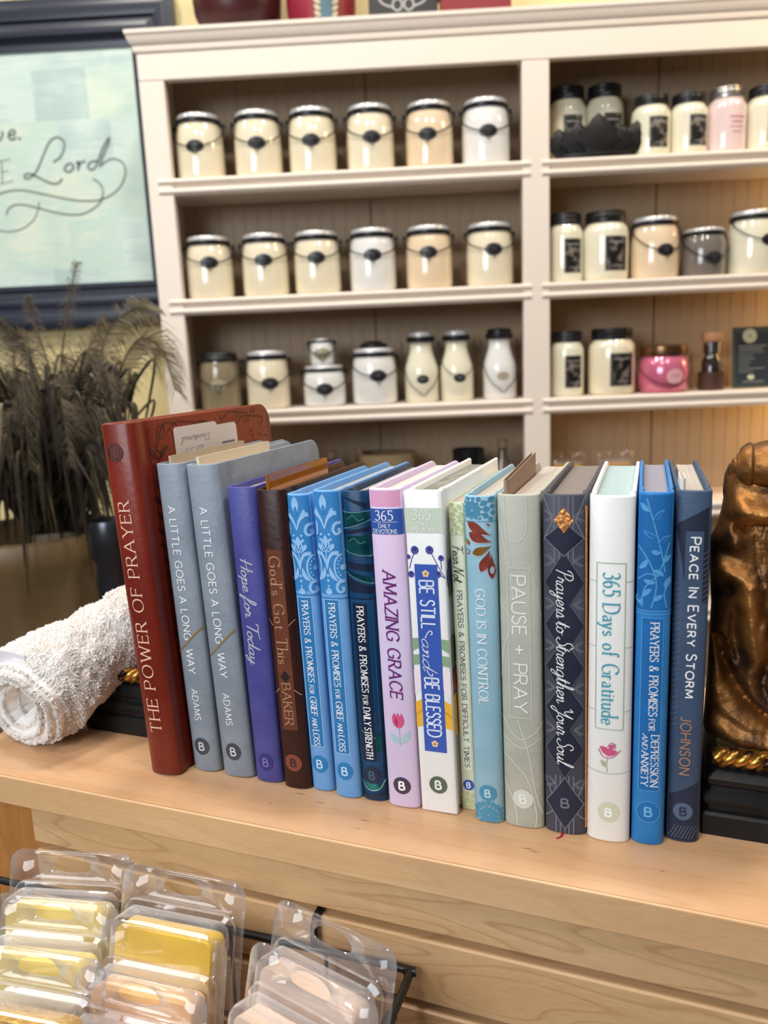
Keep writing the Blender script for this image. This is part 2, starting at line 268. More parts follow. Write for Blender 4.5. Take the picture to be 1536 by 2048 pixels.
class Deco:
    """flat shapes drawn in millimetres (u across, v up) and laid onto a surface by a map M(u, v, offset)"""
    def __init__(s, M): s.M = M; s.g = {}
    def _p(s, key, lay, pts, fs):
        g = s.g.setdefault(key, ([], [])); o = len(g[0]); g[0].extend([(p[0], p[1], lay) for p in pts]); g[1].extend([tuple(i + o for i in f) for f in fs])
    def ribbon(s, key, pts, wd, lay=2, closed=False, step=0.7):
        P = [Vector((p[0], p[1])) for p in pts]; Q = [P[0]]
        for a, b in zip(P[:-1], P[1:]):
            k = max(1, int((b - a).length / step))
            for i in range(1, k + 1): Q.append(a.lerp(b, i / k))
        n = len(Q)
        if n < 2: return
        vs = []; fs = []
        for i, p in enumerate(Q):
            if closed and i in (0, n - 1): t = Q[1] - Q[n - 2]
            else: t = Q[min(i + 1, n - 1)] - Q[max(i - 1, 0)]
            if t.length < 1e-9: t = Vector((1, 0))
            t.normalize(); q = Vector((-t.y, t.x)); w = wd(i / (n - 1), t) if callable(wd) else wd
            vs += [p + q * (w / 2), p - q * (w / 2)]
            if i: fs.append((2 * i - 2, 2 * i - 1, 2 * i + 1, 2 * i))
        s._p(key, lay, vs, fs)
    def disc(s, key, u, v, ru, rv=None, lay=1, seg=28, rings=5):
        rv = rv or ru; vs = [(u, v)]; fs = []
        for k in range(1, rings + 1):
            for j in range(seg): vs.append((u + ru * k / rings * math.cos(2 * PI * j / seg), v + rv * k / rings * math.sin(2 * PI * j / seg)))
        for j in range(seg): fs.append((0, 1 + j, 1 + (j + 1) % seg))
        for k in range(rings - 1):
            for j in range(seg):
                a, b = 1 + k * seg + j, 1 + k * seg + (j + 1) % seg
                fs.append((a, a + seg, b + seg, b))
        s._p(key, lay, vs, fs)
    def quad(s, key, A, B, Cc, D, lay=1, nu=14, nv=6):
        A, B, Cc, D = [Vector((p[0], p[1])) for p in (A, B, Cc, D)]; vs = []; fs = []
        for j in range(nv + 1):
            l = A.lerp(D, j / nv); r = B.lerp(Cc, j / nv)
            for i in range(nu + 1): vs.append(l.lerp(r, i / nu))
        for j in range(nv):
            for i in range(nu):
                a = j * (nu + 1) + i; fs.append((a, a + 1, a + nu + 2, a + nu + 1))
        s._p(key, lay, vs, fs)
    def rect(s, key, u0, u1, v0, v1, lay=1, nu=14, nv=6): s.quad(key, (u0, v0), (u1, v0), (u1, v1), (u0, v1), lay, nu, nv)
    def frame(s, key, u0, u1, v0, v1, w, lay=2):
        for a, b in (((u0, v0), (u1, v0)), ((u1, v0), (u1, v1)), ((u1, v1), (u0, v1)), ((u0, v1), (u0, v0))): s.ribbon(key, [a, b], w, lay)
    def leaf(s, key, base, tip, wd, lay=2, bend=0.0, fat=0.5):
        """teardrop from base to tip; fat = where along it is widest"""
        b = Vector(base); t = Vector(tip); d = t - b; q = Vector((-d.y, d.x)).normalized(); n = 10
        pts = [b + d * (i / n) + q * (bend * math.sin(PI * i / n)) for i in range(n + 1)]
        pw = math.log(.5) / math.log(fat)
        s.ribbon(key, pts, lambda x, _: wd * math.sin(PI * min(max(x, .004), .996) ** pw) ** 0.8, lay, step=99)
    def text(s, key, st, style, v0, v1, uc, cap, wt=0.1, mode='down', lay=3, thin=None, slant=0.0, track=0.16, horiz=None, inline=None):
        script = style == 'script'; thin = thin if thin is not None else (0.38 if style == 'serif' else (.55 if script else 1.0))
        if script: track = 0.0; slant = slant or 0.22
        items = []; x = 0.0
        for ch in st:
            small = 0.8 if (style == 'sans' and ch.islower()) else 1.0
            if small < 1: ch = ch.upper()
            if ch == ' ': x += 0.5 if not script else 0.3; continue
            if ch == '^': items.append('^'); continue
            w, S = strokes(ch, script)
            if small < 1: w *= small; S = [([p * small for p in P_], c_, s_) for P_, c_, s_ in S]
            items.append((x, S, ch)); x += w + track + (0.06 if style == 'serif' and not script else 0)
        W0 = x - track
        L = abs(v1 - v0); sx = L / W0
        def place(p):
            xx = (p[0] + slant * p[1])
            if mode == 'down': return (uc + (p[1] - .5) * cap, v0 - xx * sx)
            if mode == 'up': return (uc - (p[1] - .5) * cap, v0 + xx * sx)
            return (uc - L / 2 + xx * sx, v0 + p[1] * cap) if mode == 'h' else (uc + L / 2 - xx * sx, v0 - p[1] * cap)
        for it in items:
            x0, S, ch = it
            for P, closed, straight in S:
                Q = [Vector((p.x + x0, p.y)) for p in P]
                nib = 0.3 if style == 'serif' else (.2 if script else 0)
                T = [place(q) for q in Q]
                # width depends on stroke direction in letter space
                def wd(t, tt, Q=Q):
                    i = min(int(t * (len(Q) - 1)), len(Q) - 2); d = Q[i + 1] - Q[i]; a = math.atan2(d.y, d.x)
                    k = abs(math.sin(a - nib)); return cap * wt * (thin + (1 - thin) * k)
                s.ribbon(key, T, wd, lay, closed, step=0.5)
                if inline: s.ribbon(inline, T, lambda t, tt: wd(t, tt) * .5, lay + 1, closed, step=.5)
                if style == 'serif' and not closed:
                    for e, nb in ((Q[0], Q[1]), (Q[-1], Q[-2])):
                        d = (e - nb).normalized(); sw = .13
                        if straight and abs(d.y) > .7 and (abs(e.y) < .02 or abs(e.y - 1) < .02 or abs(e.y - .5) < .02):
                            s.ribbon(key, [place((e.x - sw, e.y)), place((e.x + sw, e.y))], cap * wt * .42, lay)
                        elif straight and abs(d.x) > .9 and ch in 'EFTLZ5' and e.x - x0 > .2 or (straight and ch == 'T' and abs(d.x) > .9):
                            k = -.16 if e.y > .6 else (.16 if e.y < .2 else .08)
                            s.ribbon(key, [place(e), place((e.x, e.y + k))], cap * wt * .5, lay)
                            if ch in 'EF' and .3 < e.y < .7: s.ribbon(key, [place(e), place((e.x, e.y - k))], cap * wt * .5, lay)
                        elif not straight and ch in 'CGS' :
                            k = .16 if e.y > .5 else -.12
                            s.ribbon(key, [place(e), place((e.x + .01, e.y + k))], cap * wt * .5, lay)
    def build(s, parent, mats, names=None, unit=0.001, lift=0.00009):
        out = {}
        for key, (vs, fs) in s.g.items():
            m = MB(); m.add([s.M(u * unit, v * unit, lift * lay) for u, v, lay in vs], fs)
            nm = (names or {}).get(key, key)
            out[key] = m.build(nm, mats[key], parent)
        return out
# ------------------------------------------------------------------ the room
M_WALL = mat('cream_wall_paint', rgb(238, 222, 168), .8, col2=rgb(228, 208, 150), cscale=3.0, bump=.05, bscale=120)
M_FLOOR = mat('dark_floor_boards', rgb(96, 74, 56), .5, col2=rgb(72, 54, 40), cscale=6, stretch=(1, 8, 1))
m = MB(); m.box(-2.6, 2.4, 1.81, 1.91, 0, 2.8); tag(m.build('wall_back', M_WALL), kind='structure')
m = MB(); m.box(-2.6, 2.4, -3.0, 1.81, -0.08, 0); tag(m.build('floor', M_FLOOR), kind='structure')
m = MB(); m.box(-2.6, -.9, 1.795, 1.81, 0, .11); tag(m.build('baseboard_back', mat('white_trim_paint', rgb(226, 216, 200), .5)), kind='structure')

# ------------------------------------------------------------------ white bookcase
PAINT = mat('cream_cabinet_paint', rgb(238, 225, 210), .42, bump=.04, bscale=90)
PAINT_SHADED = mat('cabinet_back_shaded_paint', rgb(176, 155, 128), .55)  # tan back paint, its colour taken darker for the shade inside the bays
YF, YB = 1.60, 1.772
bookcase = thing('bookcase', 'tall cream painted open bookcase with two bays of candle jars behind the books', 'bookcase', (0.25, 1.69, 0))
OB = Vector((0.25, 1.69, 0))
def cab(p): return Vector(p) - OB
def part_box(name, mt, bx, bev=.002):
    m = MB(); m.box(*bx, T=cab); return m.build(name, mt, bookcase, bevel=bev)
part_box('side_panel', PAINT, (-.4786, -.4586, YF + .02, YB, 0, 1.715)); part_box('side_panel', PAINT, (.97, .99, YF + .02, YB, 0, 1.715))
part_box('divider', PAINT, (.245, .265, YF + .02, YB - .008, .12, 1.70))
for a, b in ((-.4786, -.4311), (.2297, .2799), (.9415, .99)): part_box('stile', PAINT, (a, b, YF, YF + .02, 0 if a != .2297 else .12, 1.6575))
part_box('header_rail', PAINT, (-.4786, .99, YF, YF + .02, 1.6580, 1.72)); part_box('plinth', PAINT, (-.431, .941, YF, YF + .02, 0, .115))
part_box('top_panel', PAINT, (-.482, .993, YF - .004, YB, 1.7225, 1.7375))
# crown moulding, mitred round the front corners
prof = [(0, 1.706), (.003, 1.707), (.0045, 1.712), (.0045, 1.716), (.006, 1.718), (.009, 1.7215), (.012, 1.729), (.0135, 1.734), (.0150, 1.7355), (.0150, 1.742), (.0, 1.742), (-.004, 1.73)]
m = MB()
R = []
for (x, y, sx) in ((-.4786, YB, -1), (-.4786, YF, -1), (.99, YF, 1), (.99, YB, 1)):
    R.append([cab((x + sx * o, y - (o if y == YF else 0), z)) for o, z in prof])
m.rings(R, True, True, True); m.build('crown_moulding', PAINT, bookcase, smooth=True, angle=30)
# shelves with a reeded front edge
SHELF = [1.486, 1.264, 1.044, .824, .602, .38]
def reed(zt):
    t = .031; P = [(YB - .008, zt), (YF + .004, zt)]
    for k, (zc, r) in enumerate(((zt - .0055, .0055), (zt - .0235, .0055))):
        P += [(YF + .002 - r * math.cos(a), zc + r * math.sin(a)) for a in (1.4, .8, .2, -.4, -1.0, -1.4)]
        if k == 0: P += [(YF + .0055, zt - .0125), (YF + .0055, zt - .0175)]
    return P + [(YF + .004, zt - t), (YF + .012, zt - t), (YF + .012, zt - .022), (YB - .008, zt - .022)]
for zt in SHELF + [.14]:
    for a, b in ((-.4580, .2445), (.2655, .9695)):
        m = MB(); m.rings([[cab((x, y, z)) for y, z in reed(zt)] for x in (a, b)], True, True, True)
        m.build('shelf', PAINT, bookcase, smooth=True, angle=35)
# beadboard back
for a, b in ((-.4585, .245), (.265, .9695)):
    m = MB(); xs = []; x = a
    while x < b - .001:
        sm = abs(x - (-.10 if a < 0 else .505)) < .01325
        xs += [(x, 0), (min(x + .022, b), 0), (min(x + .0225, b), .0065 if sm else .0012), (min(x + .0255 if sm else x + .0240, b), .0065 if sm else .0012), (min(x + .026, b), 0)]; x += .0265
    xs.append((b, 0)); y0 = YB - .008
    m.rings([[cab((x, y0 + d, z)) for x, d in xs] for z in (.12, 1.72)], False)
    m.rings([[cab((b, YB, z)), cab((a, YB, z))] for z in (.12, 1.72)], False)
    m.build('back_panel', PAINT_SHADED, bookcase)

# ------------------------------------------------------------------ framed picture on the wall
FR = mat('navy_frame_lacquer', rgb(44, 48, 62), .32, bump=.05, bscale=60)
pic = thing('framed_picture', 'navy framed verse print in pale green patchwork, hanging left of the bookcase', 'picture', (-.95, 1.80, 1.555))
OP = Vector((-.95, 1.80, 1.555)); AX0, AX1, AZ0, AZ1 = -1.36, -.5435, 1.322, 1.7895; FW = .0935
prof = [(0, 0), (0, .012), (.010, .014), (.014, .010), (.018, .012), (.026, .020), (.040, .022), (.050, .018), (.054, .024), (.070, .028), (.082, .027), (.0935, .022), (.0935, 0)]
def fcorner(sx, sz):
    cx = AX1 if sx > 0 else AX0; cz = AZ1 if sz > 0 else AZ0
    return [Vector((cx + sx * o, 1.804 - d, cz + sz * o)) - OP for o, d in prof]
m = MB(); C4 = [fcorner(1, 1), fcorner(-1, 1), fcorner(-1, -1), fcorner(1, -1)]; m.rings(C4 + [C4[0]], True)
m.build('frame', FR, pic, smooth=True, angle=30)
def art_mat():
    m = bpy.data.materials.new('patchwork_print'); m.use_nodes = True; nt = m.node_tree; N = nt.nodes; L = nt.links; b = N['Principled BSDF']
    tc = N.new('ShaderNodeTexCoord'); mp = N.new('ShaderNodeMapping'); mp.inputs['Rotation'].default_value = (PI / 2, 0, 0); L.new(tc.outputs['Object'], mp.inputs[0])
    br = N.new('ShaderNodeTexBrick'); br.inputs['Scale'].default_value = 1; br.inputs['Brick Width'].default_value = .115; br.inputs['Row Height'].default_value = .1; br.inputs['Mortar Size'].default_value = .0
    br.inputs['Color1'].default_value = (0, 0, 0, 1); br.inputs['Color2'].default_value = (1, 1, 1, 1); br.offset = .37; L.new(mp.outputs[0], br.inputs[0])
    nz = N.new('ShaderNodeTexNoise'); nz.inputs['Scale'].default_value = 9; nz.inputs['Detail'].default_value = 5; L.new(tc.outputs['Object'], nz.inputs[0])
    mp2 = N.new('ShaderNodeMapping'); mp2.inputs['Scale'].default_value = (6, 1, 60); L.new(tc.outputs['Object'], mp2.inputs[0])
    n2 = N.new('ShaderNodeTexNoise'); n2.inputs['Scale'].default_value = 2; n2.inputs['Detail'].default_value = 4; L.new(mp2.outputs[0], n2.inputs[0])
    a1 = N.new('ShaderNodeMath'); a1.operation = 'MULTIPLY_ADD'; a1.inputs[1].default_value = .42; L.new(br.outputs[0], a1.inputs[0])
    a2 = N.new('ShaderNodeMath'); a2.operation = 'MULTIPLY_ADD'; a2.inputs[1].default_value = .55; a2.inputs[2].default_value = -.02; L.new(nz.outputs['Fac'], a2.inputs[0]); L.new(a2.outputs[0], a1.inputs[2])
    a3 = N.new('ShaderNodeMath'); a3.operation = 'MULTIPLY_ADD'; a3.inputs[1].default_value = .3; L.new(n2.outputs['Fac'], a3.inputs[0]); L.new(a1.outputs[0], a3.inputs[2])
    r = N.new('ShaderNodeValToRGB'); e = r.color_ramp.elements; e[0].position = .2; e[0].color = rgb(216, 226, 190); e[1].position = .95; e[1].color = rgb(186, 198, 188)
    for p, c in ((.36, rgb(222, 232, 212)), (.5, rgb(198, 222, 208)), (.66, rgb(212, 230, 220)), (.8, rgb(184, 208, 202))): k = e.new(p); k.color = c
    L.new(a3.outputs[0], r.inputs[0]); L.new(r.outputs[0], b.inputs['Base Color']); b.inputs['Roughness'].default_value = .45
    return m
m = MB(); m.box(AX0, AX1, 1.797, 1.804, AZ0, AZ1, T=lambda p: p - OP); print_ = m.build('print', art_mat(), pic)
ART = Deco(lambda u, v, o: Vector((u, 1.7965 - o, v)) - OP)
def apx(px):    # tracing of the lettering, in the print's own metres
    return [((-.8485 + (x / 2.926) * .001110 - (y / 2.926 - 270) * .000095) * 1000, (1.6230 + (270 - y / 2.926) * .001007 + (x / 2.926) * .0000415 - .0004) * 1000) for x, y in px]
for wdt, cl, px in (
    (4.5, 0, [(310, 945), (350, 920), (375, 870), (370, 825), (330, 805), (290, 830), (255, 900), (215, 985), (180, 1020), (150, 1025), (145, 1005), (175, 1000), (230, 1030), (290, 1065), (335, 1070), (360, 1045)]),
    (5, 1, [(405, 962), (382, 975), (375, 997), (395, 1010), (418, 1000), (425, 978)]), (5, 0, [(440, 968), (455, 958), (450, 1010)]), (4.5, 0, [(452, 990), (470, 962), (496, 958)]),
    (5, 0, [(562, 962), (525, 965), (508, 990), (525, 1010), (555, 990), (590, 900), (628, 838), (625, 870), (592, 945), (575, 1000)]),
    (3.6, 0, [(585, 990), (620, 965), (660, 960), (705, 985), (722, 1040), (700, 1110), (650, 1160), (570, 1190), (460, 1185), (360, 1160), (260, 1130), (160, 1100), (80, 1088), (0, 1100), (-80, 1130)]),
    (3.6, 0, [(535, 1065), (575, 1095), (592, 1150), (570, 1210), (500, 1255), (430, 1265), (330, 1245), (230, 1210), (140, 1180), (80, 1175), (40, 1200), (35, 1230)]),
    (2.6, 0, [(222, 1170), (215, 1215), (190, 1270), (130, 1315), (60, 1330), (0, 1322), (-60, 1300)]),
    (2.6, 0, [(15, 910), (15, 975), (15, 1042)]), (1.6, 0, [(-6, 910), (30, 909), (66, 905)]), (1.6, 0, [(15, 974), (52, 972)]), (1.6, 0, [(-6, 1042), (35, 1040), (78, 1030)]),
    (5, 0, [(-40, 745), (-20, 790), (10, 790), (28, 755), (20, 742)]), (5, 0, [(62, 770), (95, 762), (92, 742), (70, 745), (60, 775), (78, 795), (105, 782)]), (5, 0, [(128, 785), (118, 800)])):
    pts = cr([(a, b, 0) for a, b in apx(px)], 6, bool(cl)); ART.ribbon('verse_lettering', pts, wdt, 2, bool(cl), step=20)
ART.build(pic, {'verse_lettering': mat('charcoal_ink', rgb(120, 130, 126), .6)})

# ------------------------------------------------------------------ candle jars
BLK = mat('black_lid_enamel', rgb(24, 24, 27), .34); WIRE = mat('dark_wire', rgb(38, 36, 38), .35, metal=.6)
LIDW = mat('silver_white_lid', rgb(206, 206, 206), .28, metal=.35); LABEL = mat('black_oval_label', rgb(30, 29, 33), .3); INK = mat('label_grey_print', rgb(150, 148, 146), .5)
def wax(name, c): return mat(name, c, .12, coat=.8, spec=.5)
IVORY = wax('ivory_wax_glass', rgb(238, 226, 196)); WHITE = wax('white_wax_glass', rgb(234, 232, 226)); PEACH = wax('peach_wax_glass', rgb(236, 212, 178)); CREAM = wax('cream_wax_glass', rgb(236, 230, 204))
TAN = wax('tan_wax_glass', rgb(140, 126, 100)); GREYW = wax('grey_wax_glass', rgb(120, 112, 104)); ROSE = wax('rose_wax_glass', rgb(236, 212, 208))
def cyl(Rr, z0): return lambda u, v, o: Vector(((Rr + o) * math.sin(u / Rr), -(Rr + o) * math.cos(u / Rr), z0 + v))
def butter_jar(name, label, waxm, r=.0455, h=.121, hang=.056, lid='white', labelled='black', turn=0.0, knob=False):
    t = thing(name, label, 'candle jar', (0, 0, 0)); s = h / .121
    m = MB(); m.lathe([(0, 0), (r * .88, 0), (r * .97, .003), (r, .011), (r, .055 * s), (r * .985, .074 * s), (r * .92, .094 * s), (r * .87, .101 * s), (r * .87, .104 * s), (0, .104 * s)], 36)
    m.build('jar', waxm, t, smooth=True)
    m = MB(); m.lathe([(r * .86, .1015 * s), (r * .93, .102 * s), (r * .95, .1045 * s), (r * .95, .1085 * s), (r * .92, .110 * s), (r * .8, .110 * s)], 36); m.build('lid_rim', BLK, t, smooth=True)
    m = MB(); m.lathe([(r * .90, .108 * s), (r * .90, .115 * s), (r * .86, .118 * s), (r * .5, .1205 * s), (0, .121 * s)], 36); m.build('lid', LIDW if lid == 'white' else BLK, t, smooth=True)
    if knob:
        m = MB(); m.lathe([(r * .62, .119 * s), (r * .62, .126 * s), (r * .55, .128 * s), (r * .3, .134 * s), (0, .135 * s)], 28); m.build('knob', BLK, t, smooth=True)
    m = MB(); pts = []
    for k in range(25):
        a = -PI / 2 * 1.06 + k / 24 * PI * 1.06; c = math.cos(a)
        pts.append(((r + .004) * math.sin(a), -(r + .004) * math.cos(a), (.1 * s) + (hang - .1 * s) * max(0, c) ** .75))
    m.tube(pts, .0012, 6)
    m.tube([(-.006, -r - .004, hang), (-.003, -r - .0045, hang - .012), (0, -r - .0045, hang - .016), (.003, -r - .0045, hang - .012), (.006, -r - .004, hang)], .0009, 6)
    for sx in (-1, 1): m.lathe([(0, -.004), (.003, -.004), (.003, .004), (0, .004)], 10, (sx * (r + .002), 0, .1 * s))
    m.build('handle', WIRE, t, smooth=True)
    d = Deco(cyl(r, hang + .001)); d.disc('label', 0, 0, 17.5, 11.5, 4)
    d.disc('label_print', 0, 0, 0.1, .1, 4)
    d.ribbon('label_print', [(13.8 * math.cos(a * PI / 20), 9 * math.sin(a * PI / 20)) for a in range(41)], .5, 5)
    for q, w in ((2.6, 5), (0, 9), (-2.8, 6)): d.ribbon('label_print', [(-w, q), (w, q)], 1.1 if q == 0 else .6, 5)
    mm = {'label': LABEL if labelled == 'black' else mat('clear_embossed_label', rgb(176, 166, 140), .25), 'label_print': INK if labelled == 'black' else mat('embossed_shade', rgb(120, 110, 92), .3)}
    d.build(t, mm); t.rotation_euler = (0, 0, turn); return t
def bottle_candle(name, label, waxm, r=.0345, h=.14, lid='white', low=True, labelled='black'):
    t = thing(name, label, 'candle jar', (0, 0, 0)); m = MB()
    m.lathe([(0, 0), (r * .88, 0), (r, .005), (r, .058), (r * .96, .070), (r * .72, .095), (r * .66, .105), (r * .68, .121), (0, .121)], 32); m.build('bottle', waxm, t, smooth=True)
    m = MB(); m.lathe([(r * .66, .119), (r * .80, .119), (r * .82, .122), (r * .82, .128), (r * .74, .130)], 32); m.build('lid_rim', BLK, t, smooth=True)
    m = MB(); m.lathe([(r * .72, .127), (r * .72, .136), (r * .6, .139), (0, .14)], 32); m.build('lid', LIDW if lid == 'white' else BLK, t, smooth=True)
    hz = .022 if low else .05
    m = MB(); m.tube([((r + .003) * math.sin(a), -(r + .003) * math.cos(a), .119 + (hz - .119) * max(0, math.cos(a)) ** .6 - (.006 if abs(a) < .2 else 0)) for a in [(-1.62 + 3.24 * k / 24) for k in range(25)]], .0009, 6); m.build('handle', WIRE, t, smooth=True)
    d = Deco(cyl(r, .046)); d.disc('label', 0, 0, 12.5, 8.5, 3); d.ribbon('label_print', [(-7, 0), (7, 0)], 1.0, 5); d.ribbon('label_print', [(-4, 2.4), (4, 2.4)], .6, 5)
    d.build(t, {'label': LABEL if labelled == 'black' else mat('clear_embossed_label', rgb(176, 166, 140), .25), 'label_print': INK}); return t
PHOTO = mat('black_photo_label', rgb(26, 24, 24), .35, col2=rgb(132, 122, 112), cscale=70, contrast=(.5, .66), det=2)
def mason(name, label, waxm, r=.0362, h=.11, lidm=None, lab='photo'):
    t = thing(name, label, 'candle jar', (0, 0, 0)); m = MB(); lh = h * .16
    m.lathe([(0, 0), (r * .88, 0), (r * .98, .004), (r, .009), (r, h * .68), (r * .97, h * .75), (r * .84, h * .81), (r * .8, h * .84), (0, h * .84)], 36); m.build('jar', waxm, t, smooth=True)
    m = MB(); lm = lidm or BLK
    m.lathe([(r * .8, h - lh - .002), (r * .87, h - lh), (r * .88, h - lh * .7), (r * .86, h - lh * .65), (r * .88, h - lh * .55), (r * .88, h - lh * .35), (r * .86, h - lh * .3), (r * .88, h - lh * .2), (r * .86, h - .001), (r * .8, h), (0, h)], 36); m.build('lid', lm, t, smooth=True)
    d = Deco(cyl(r, h * .38)); w = r * 540; hh = h * 245
    if lab == 'photo':
        d.rect('label', -w, w, -hh, hh, 4); d.frame('label_print', -w * .9, w * .9, -hh * .92, hh * .92, .5, 5); d.ribbon('label_print', [(-w * .7, hh * .66), (w * .7, hh * .66)], 2.2, 5); d.ribbon('label_print', [(-w * .5, -hh * .7), (w * .5, -hh * .7)], 1.2, 5)
        d.build(t, {'label': PHOTO, 'label_print': INK})
    else:
        for q, k in ((.6, .8), (.3, .6), (0, .7), (-.3, .5)): d.ribbon('label_print', [(-w * k, hh * q), (w * k, hh * q)], 2.4 if q > .2 else 1.2, 5)
        d.build(t, {'label_print': mat('pink_label_print', rgb(206, 120, 130), .5)})
    return t
ROWS = 'candle jars in the left bay of the bookcase'
BJ = 'cream butter jar candle with a black oval tag'
def put(t, x, y, z, turn=None):
    t.location = (x, y, z)
    if turn is not None: t.rotation_euler = (0, 0, turn)
ordn = ['first', 'second', 'third', 'fourth', 'fifth', 'last']
YJ = 1.651
row1 = [(-.3850, IVORY, .0), (-.2722, IVORY, .12), (-.1665, IVORY, .05), (-.0545, IVORY, .1), (.059, PEACH, -.1), (.167, WHITE, .02)]
row2 = [(-.385, IVORY, .22), (-.2737, IVORY, .1), (-.170, IVORY, .08), (-.060, WHITE, .05), (.0517, PEACH, -.05), (.1707, IVORY, .08)]
tint = {id(IVORY): 'ivory', id(WHITE): 'white', id(PEACH): 'peach'}
proto = {}
def jar_copy(wm, label, name='candle_jar', hang=.056):
    k = (id(wm), hang)
    if k not in proto: proto[k] = butter_jar(name, label, wm, hang=hang); t = proto[k]
    else: t = copy_tree(proto[k])
    t['label'] = label; t['group'] = ROWS; return t
for rname, row, z in (('top', row1, SHELF[0]), ('second', row2, SHELF[1])):
    for i, (x, wm, tr) in enumerate(row):
        t = jar_copy(wm, '%s butter jar candle, %s from the left on the %s shelf, left bay' % (tint[id(wm)], ordn[i], rname), hang=.056 if rname == 'top' else .066)
        put(t, x, YJ, z + .0002, tr)
z3 = SHELF[2] + .0002
t = butter_jar('candle_jar', 'dim tan jar candle with clear label and black lid, far left on the third shelf', TAN, .0405, .117, .05, 'black', 'clear'); t['group'] = ROWS; put(t, -.382, YJ, z3, .1)
t = butter_jar('candle_jar', 'ivory butter jar candle right of the dim tan jar on the third shelf', IVORY, .0435, .117, .05); t['group'] = ROWS; put(t, -.284, YJ, z3, .25)
t = butter_jar('candle_jar', 'squat white jar candle with a small bottle standing on its lid, third shelf', WHITE, .043, .083, .034); t['group'] = ROWS; put(t, -.169, YJ, z3, .1)
t = butter_jar('candle_jar', 'tiny jar candle standing on the lid of the squat white jar', WHITE, .0245, .052, .020, labelled='clear'); t['group'] = ROWS; put(t, -.1705, YJ, z3 + .0833, .1)
t = butter_jar('candle_jar', 'white jar candle with a black knob on its lid, middle of the third shelf', WHITE, .0455, .113, .056, 'white', 'black', 0, True); t['group'] = ROWS; put(t, -.066, YJ, z3, .2)
t = bottle_candle('bottle_candle', 'milk bottle candle right of the black knobbed jar on the third shelf', CREAM); t['group'] = ROWS; put(t, .0295, YJ, z3, .05)
t = bottle_candle('bottle_candle', 'milk bottle candle second from the bay divider on the third shelf', CREAM, .0335, low=False); t['group'] = ROWS; put(t, .1007, YJ, z3, .12)
t = bottle_candle('bottle_candle', 'black lidded milk bottle candle with clear label beside the bay divider', WHITE, .0335, lid='black', labelled='clear'); t['group'] = ROWS; put(t, .187, YJ, z3, .1)
RB = 'candle jars in the right bay of the bookcase'
z1, z2 = SHELF[0] + .0002, SHELF[1] + .0002
for (lb, x, y, z, wm, r, h, kw, tr) in (
    ('tall black lidded candle behind the black leaf tray, next to the bay divider', .332, 1.70, z1, CREAM, .0365, .148, {}, .15), ('tall black lidded candle behind the black leaf tray, farther from the divider', .404, 1.70, z1, CREAM, .0365, .148, {}, .3),
    ('black lidded candle with photo label just right of the black leaf tray', .480, YJ, z1, CREAM, .0360, .111, {}, .2), ('black lidded candle with photo label left of the pink printed jar', .551, YJ, z1, CREAM, .0350, .111, {}, .3),
    ('pale pink candle with silver lid and pink print on the top right shelf', .6215, YJ, z1, ROSE, .0360, .117, {'lidm': mat('brushed_silver_lid', rgb(186, 182, 176), .3, metal=.9), 'lab': 'print'}, .25),
    ('black lidded candle right of the pale pink jar, cut by the photo edge', .695, YJ, z1, CREAM, .0360, .117, {}, .3),
    ('narrow black lidded candle beside the divider on the second right shelf', .3185, YJ, z2, CREAM, .0345, .130, {}, .3), ('wide black lidded candle with photo label on the second right shelf', .397, YJ, z2, CREAM, .0437, .130, {}, .3),
    ('narrow black lidded candle beside the divider on the third right shelf', .322, YJ, z3, CREAM, .0335, .128, {}, .25), ('wide black lidded candle left of the glossy pink jar', .4115, YJ, z3, IVORY, .0455, .130, {}, .25)):
    t = mason('candle_jar', lb, wm, r, h, **kw); t['group'] = RB; put(t, x, y, z, tr)
t = butter_jar('candle_jar', 'peach butter jar candle in the middle of the second right shelf', PEACH, .0455, .117, .05); t['group'] = RB; put(t, .4925, YJ, z2, .2)
t = butter_jar('candle_jar', 'short grey jar candle on the second right shelf', GREYW, .0415, .092, .032); t['group'] = RB; put(t, .587, YJ, z2, .15)
t = butter_jar('candle_jar', 'cream butter jar candle right of the short grey jar', CREAM, .047, .120, .06); t['group'] = RB; put(t, .682, YJ, z2, .3)
# glossy pink jar
t = thing('candle_jar', 'round glossy pink candle jar with bronze lid and wire bail', 'candle jar', (.515, YJ, z3), RB)
m = MB(); m.lathe([(0, 0), (.040, 0), (.047, .006), (.0505, .02), (.051, .04), (.049, .055), (.044, .068), (.041, .072), (.041, .075), (0, .075)], 36); m.build('jar', mat('pink_pearl_glass', rgb(220, 116, 146), .16, metal=.3, coat=.8), t, smooth=True)
m = MB(); m.lathe([(.041, .072), (.045, .0725), (.046, .08), (.045, .09), (.040, .093), (0, .094)], 36); m.build('lid', mat('bronze_lid', rgb(138, 104, 74), .28, metal=.9), t, smooth=True)
m = MB(); m.tube([(.054 * math.sin(a), -.054 * math.cos(a), .072 - .055 * max(0, math.cos(a)) ** .7) for a in [(-1.6 + 3.2 * k / 24) for k in range(25)]], .0009, 6); m.build('handle', WIRE, t, smooth=True)
d = Deco(lambda u, v, o: Vector(((.051 + o) * math.sin(u / .051), -(.051 + o) * math.cos(u / .051), .032 + v))); d.disc('label', 8, 0, 17, 15, 4); d.ribbon('label_print', [(-2, 3), (18, 3)], 1.5, 5); d.ribbon('label_print', [(0, -2), (16, -2)], 1, 5)
d.build(t, {'label': mat('pale_pink_label', rgb(226, 170, 176), .4), 'label_print': mat('rose_print', rgb(190, 96, 112), .5)})
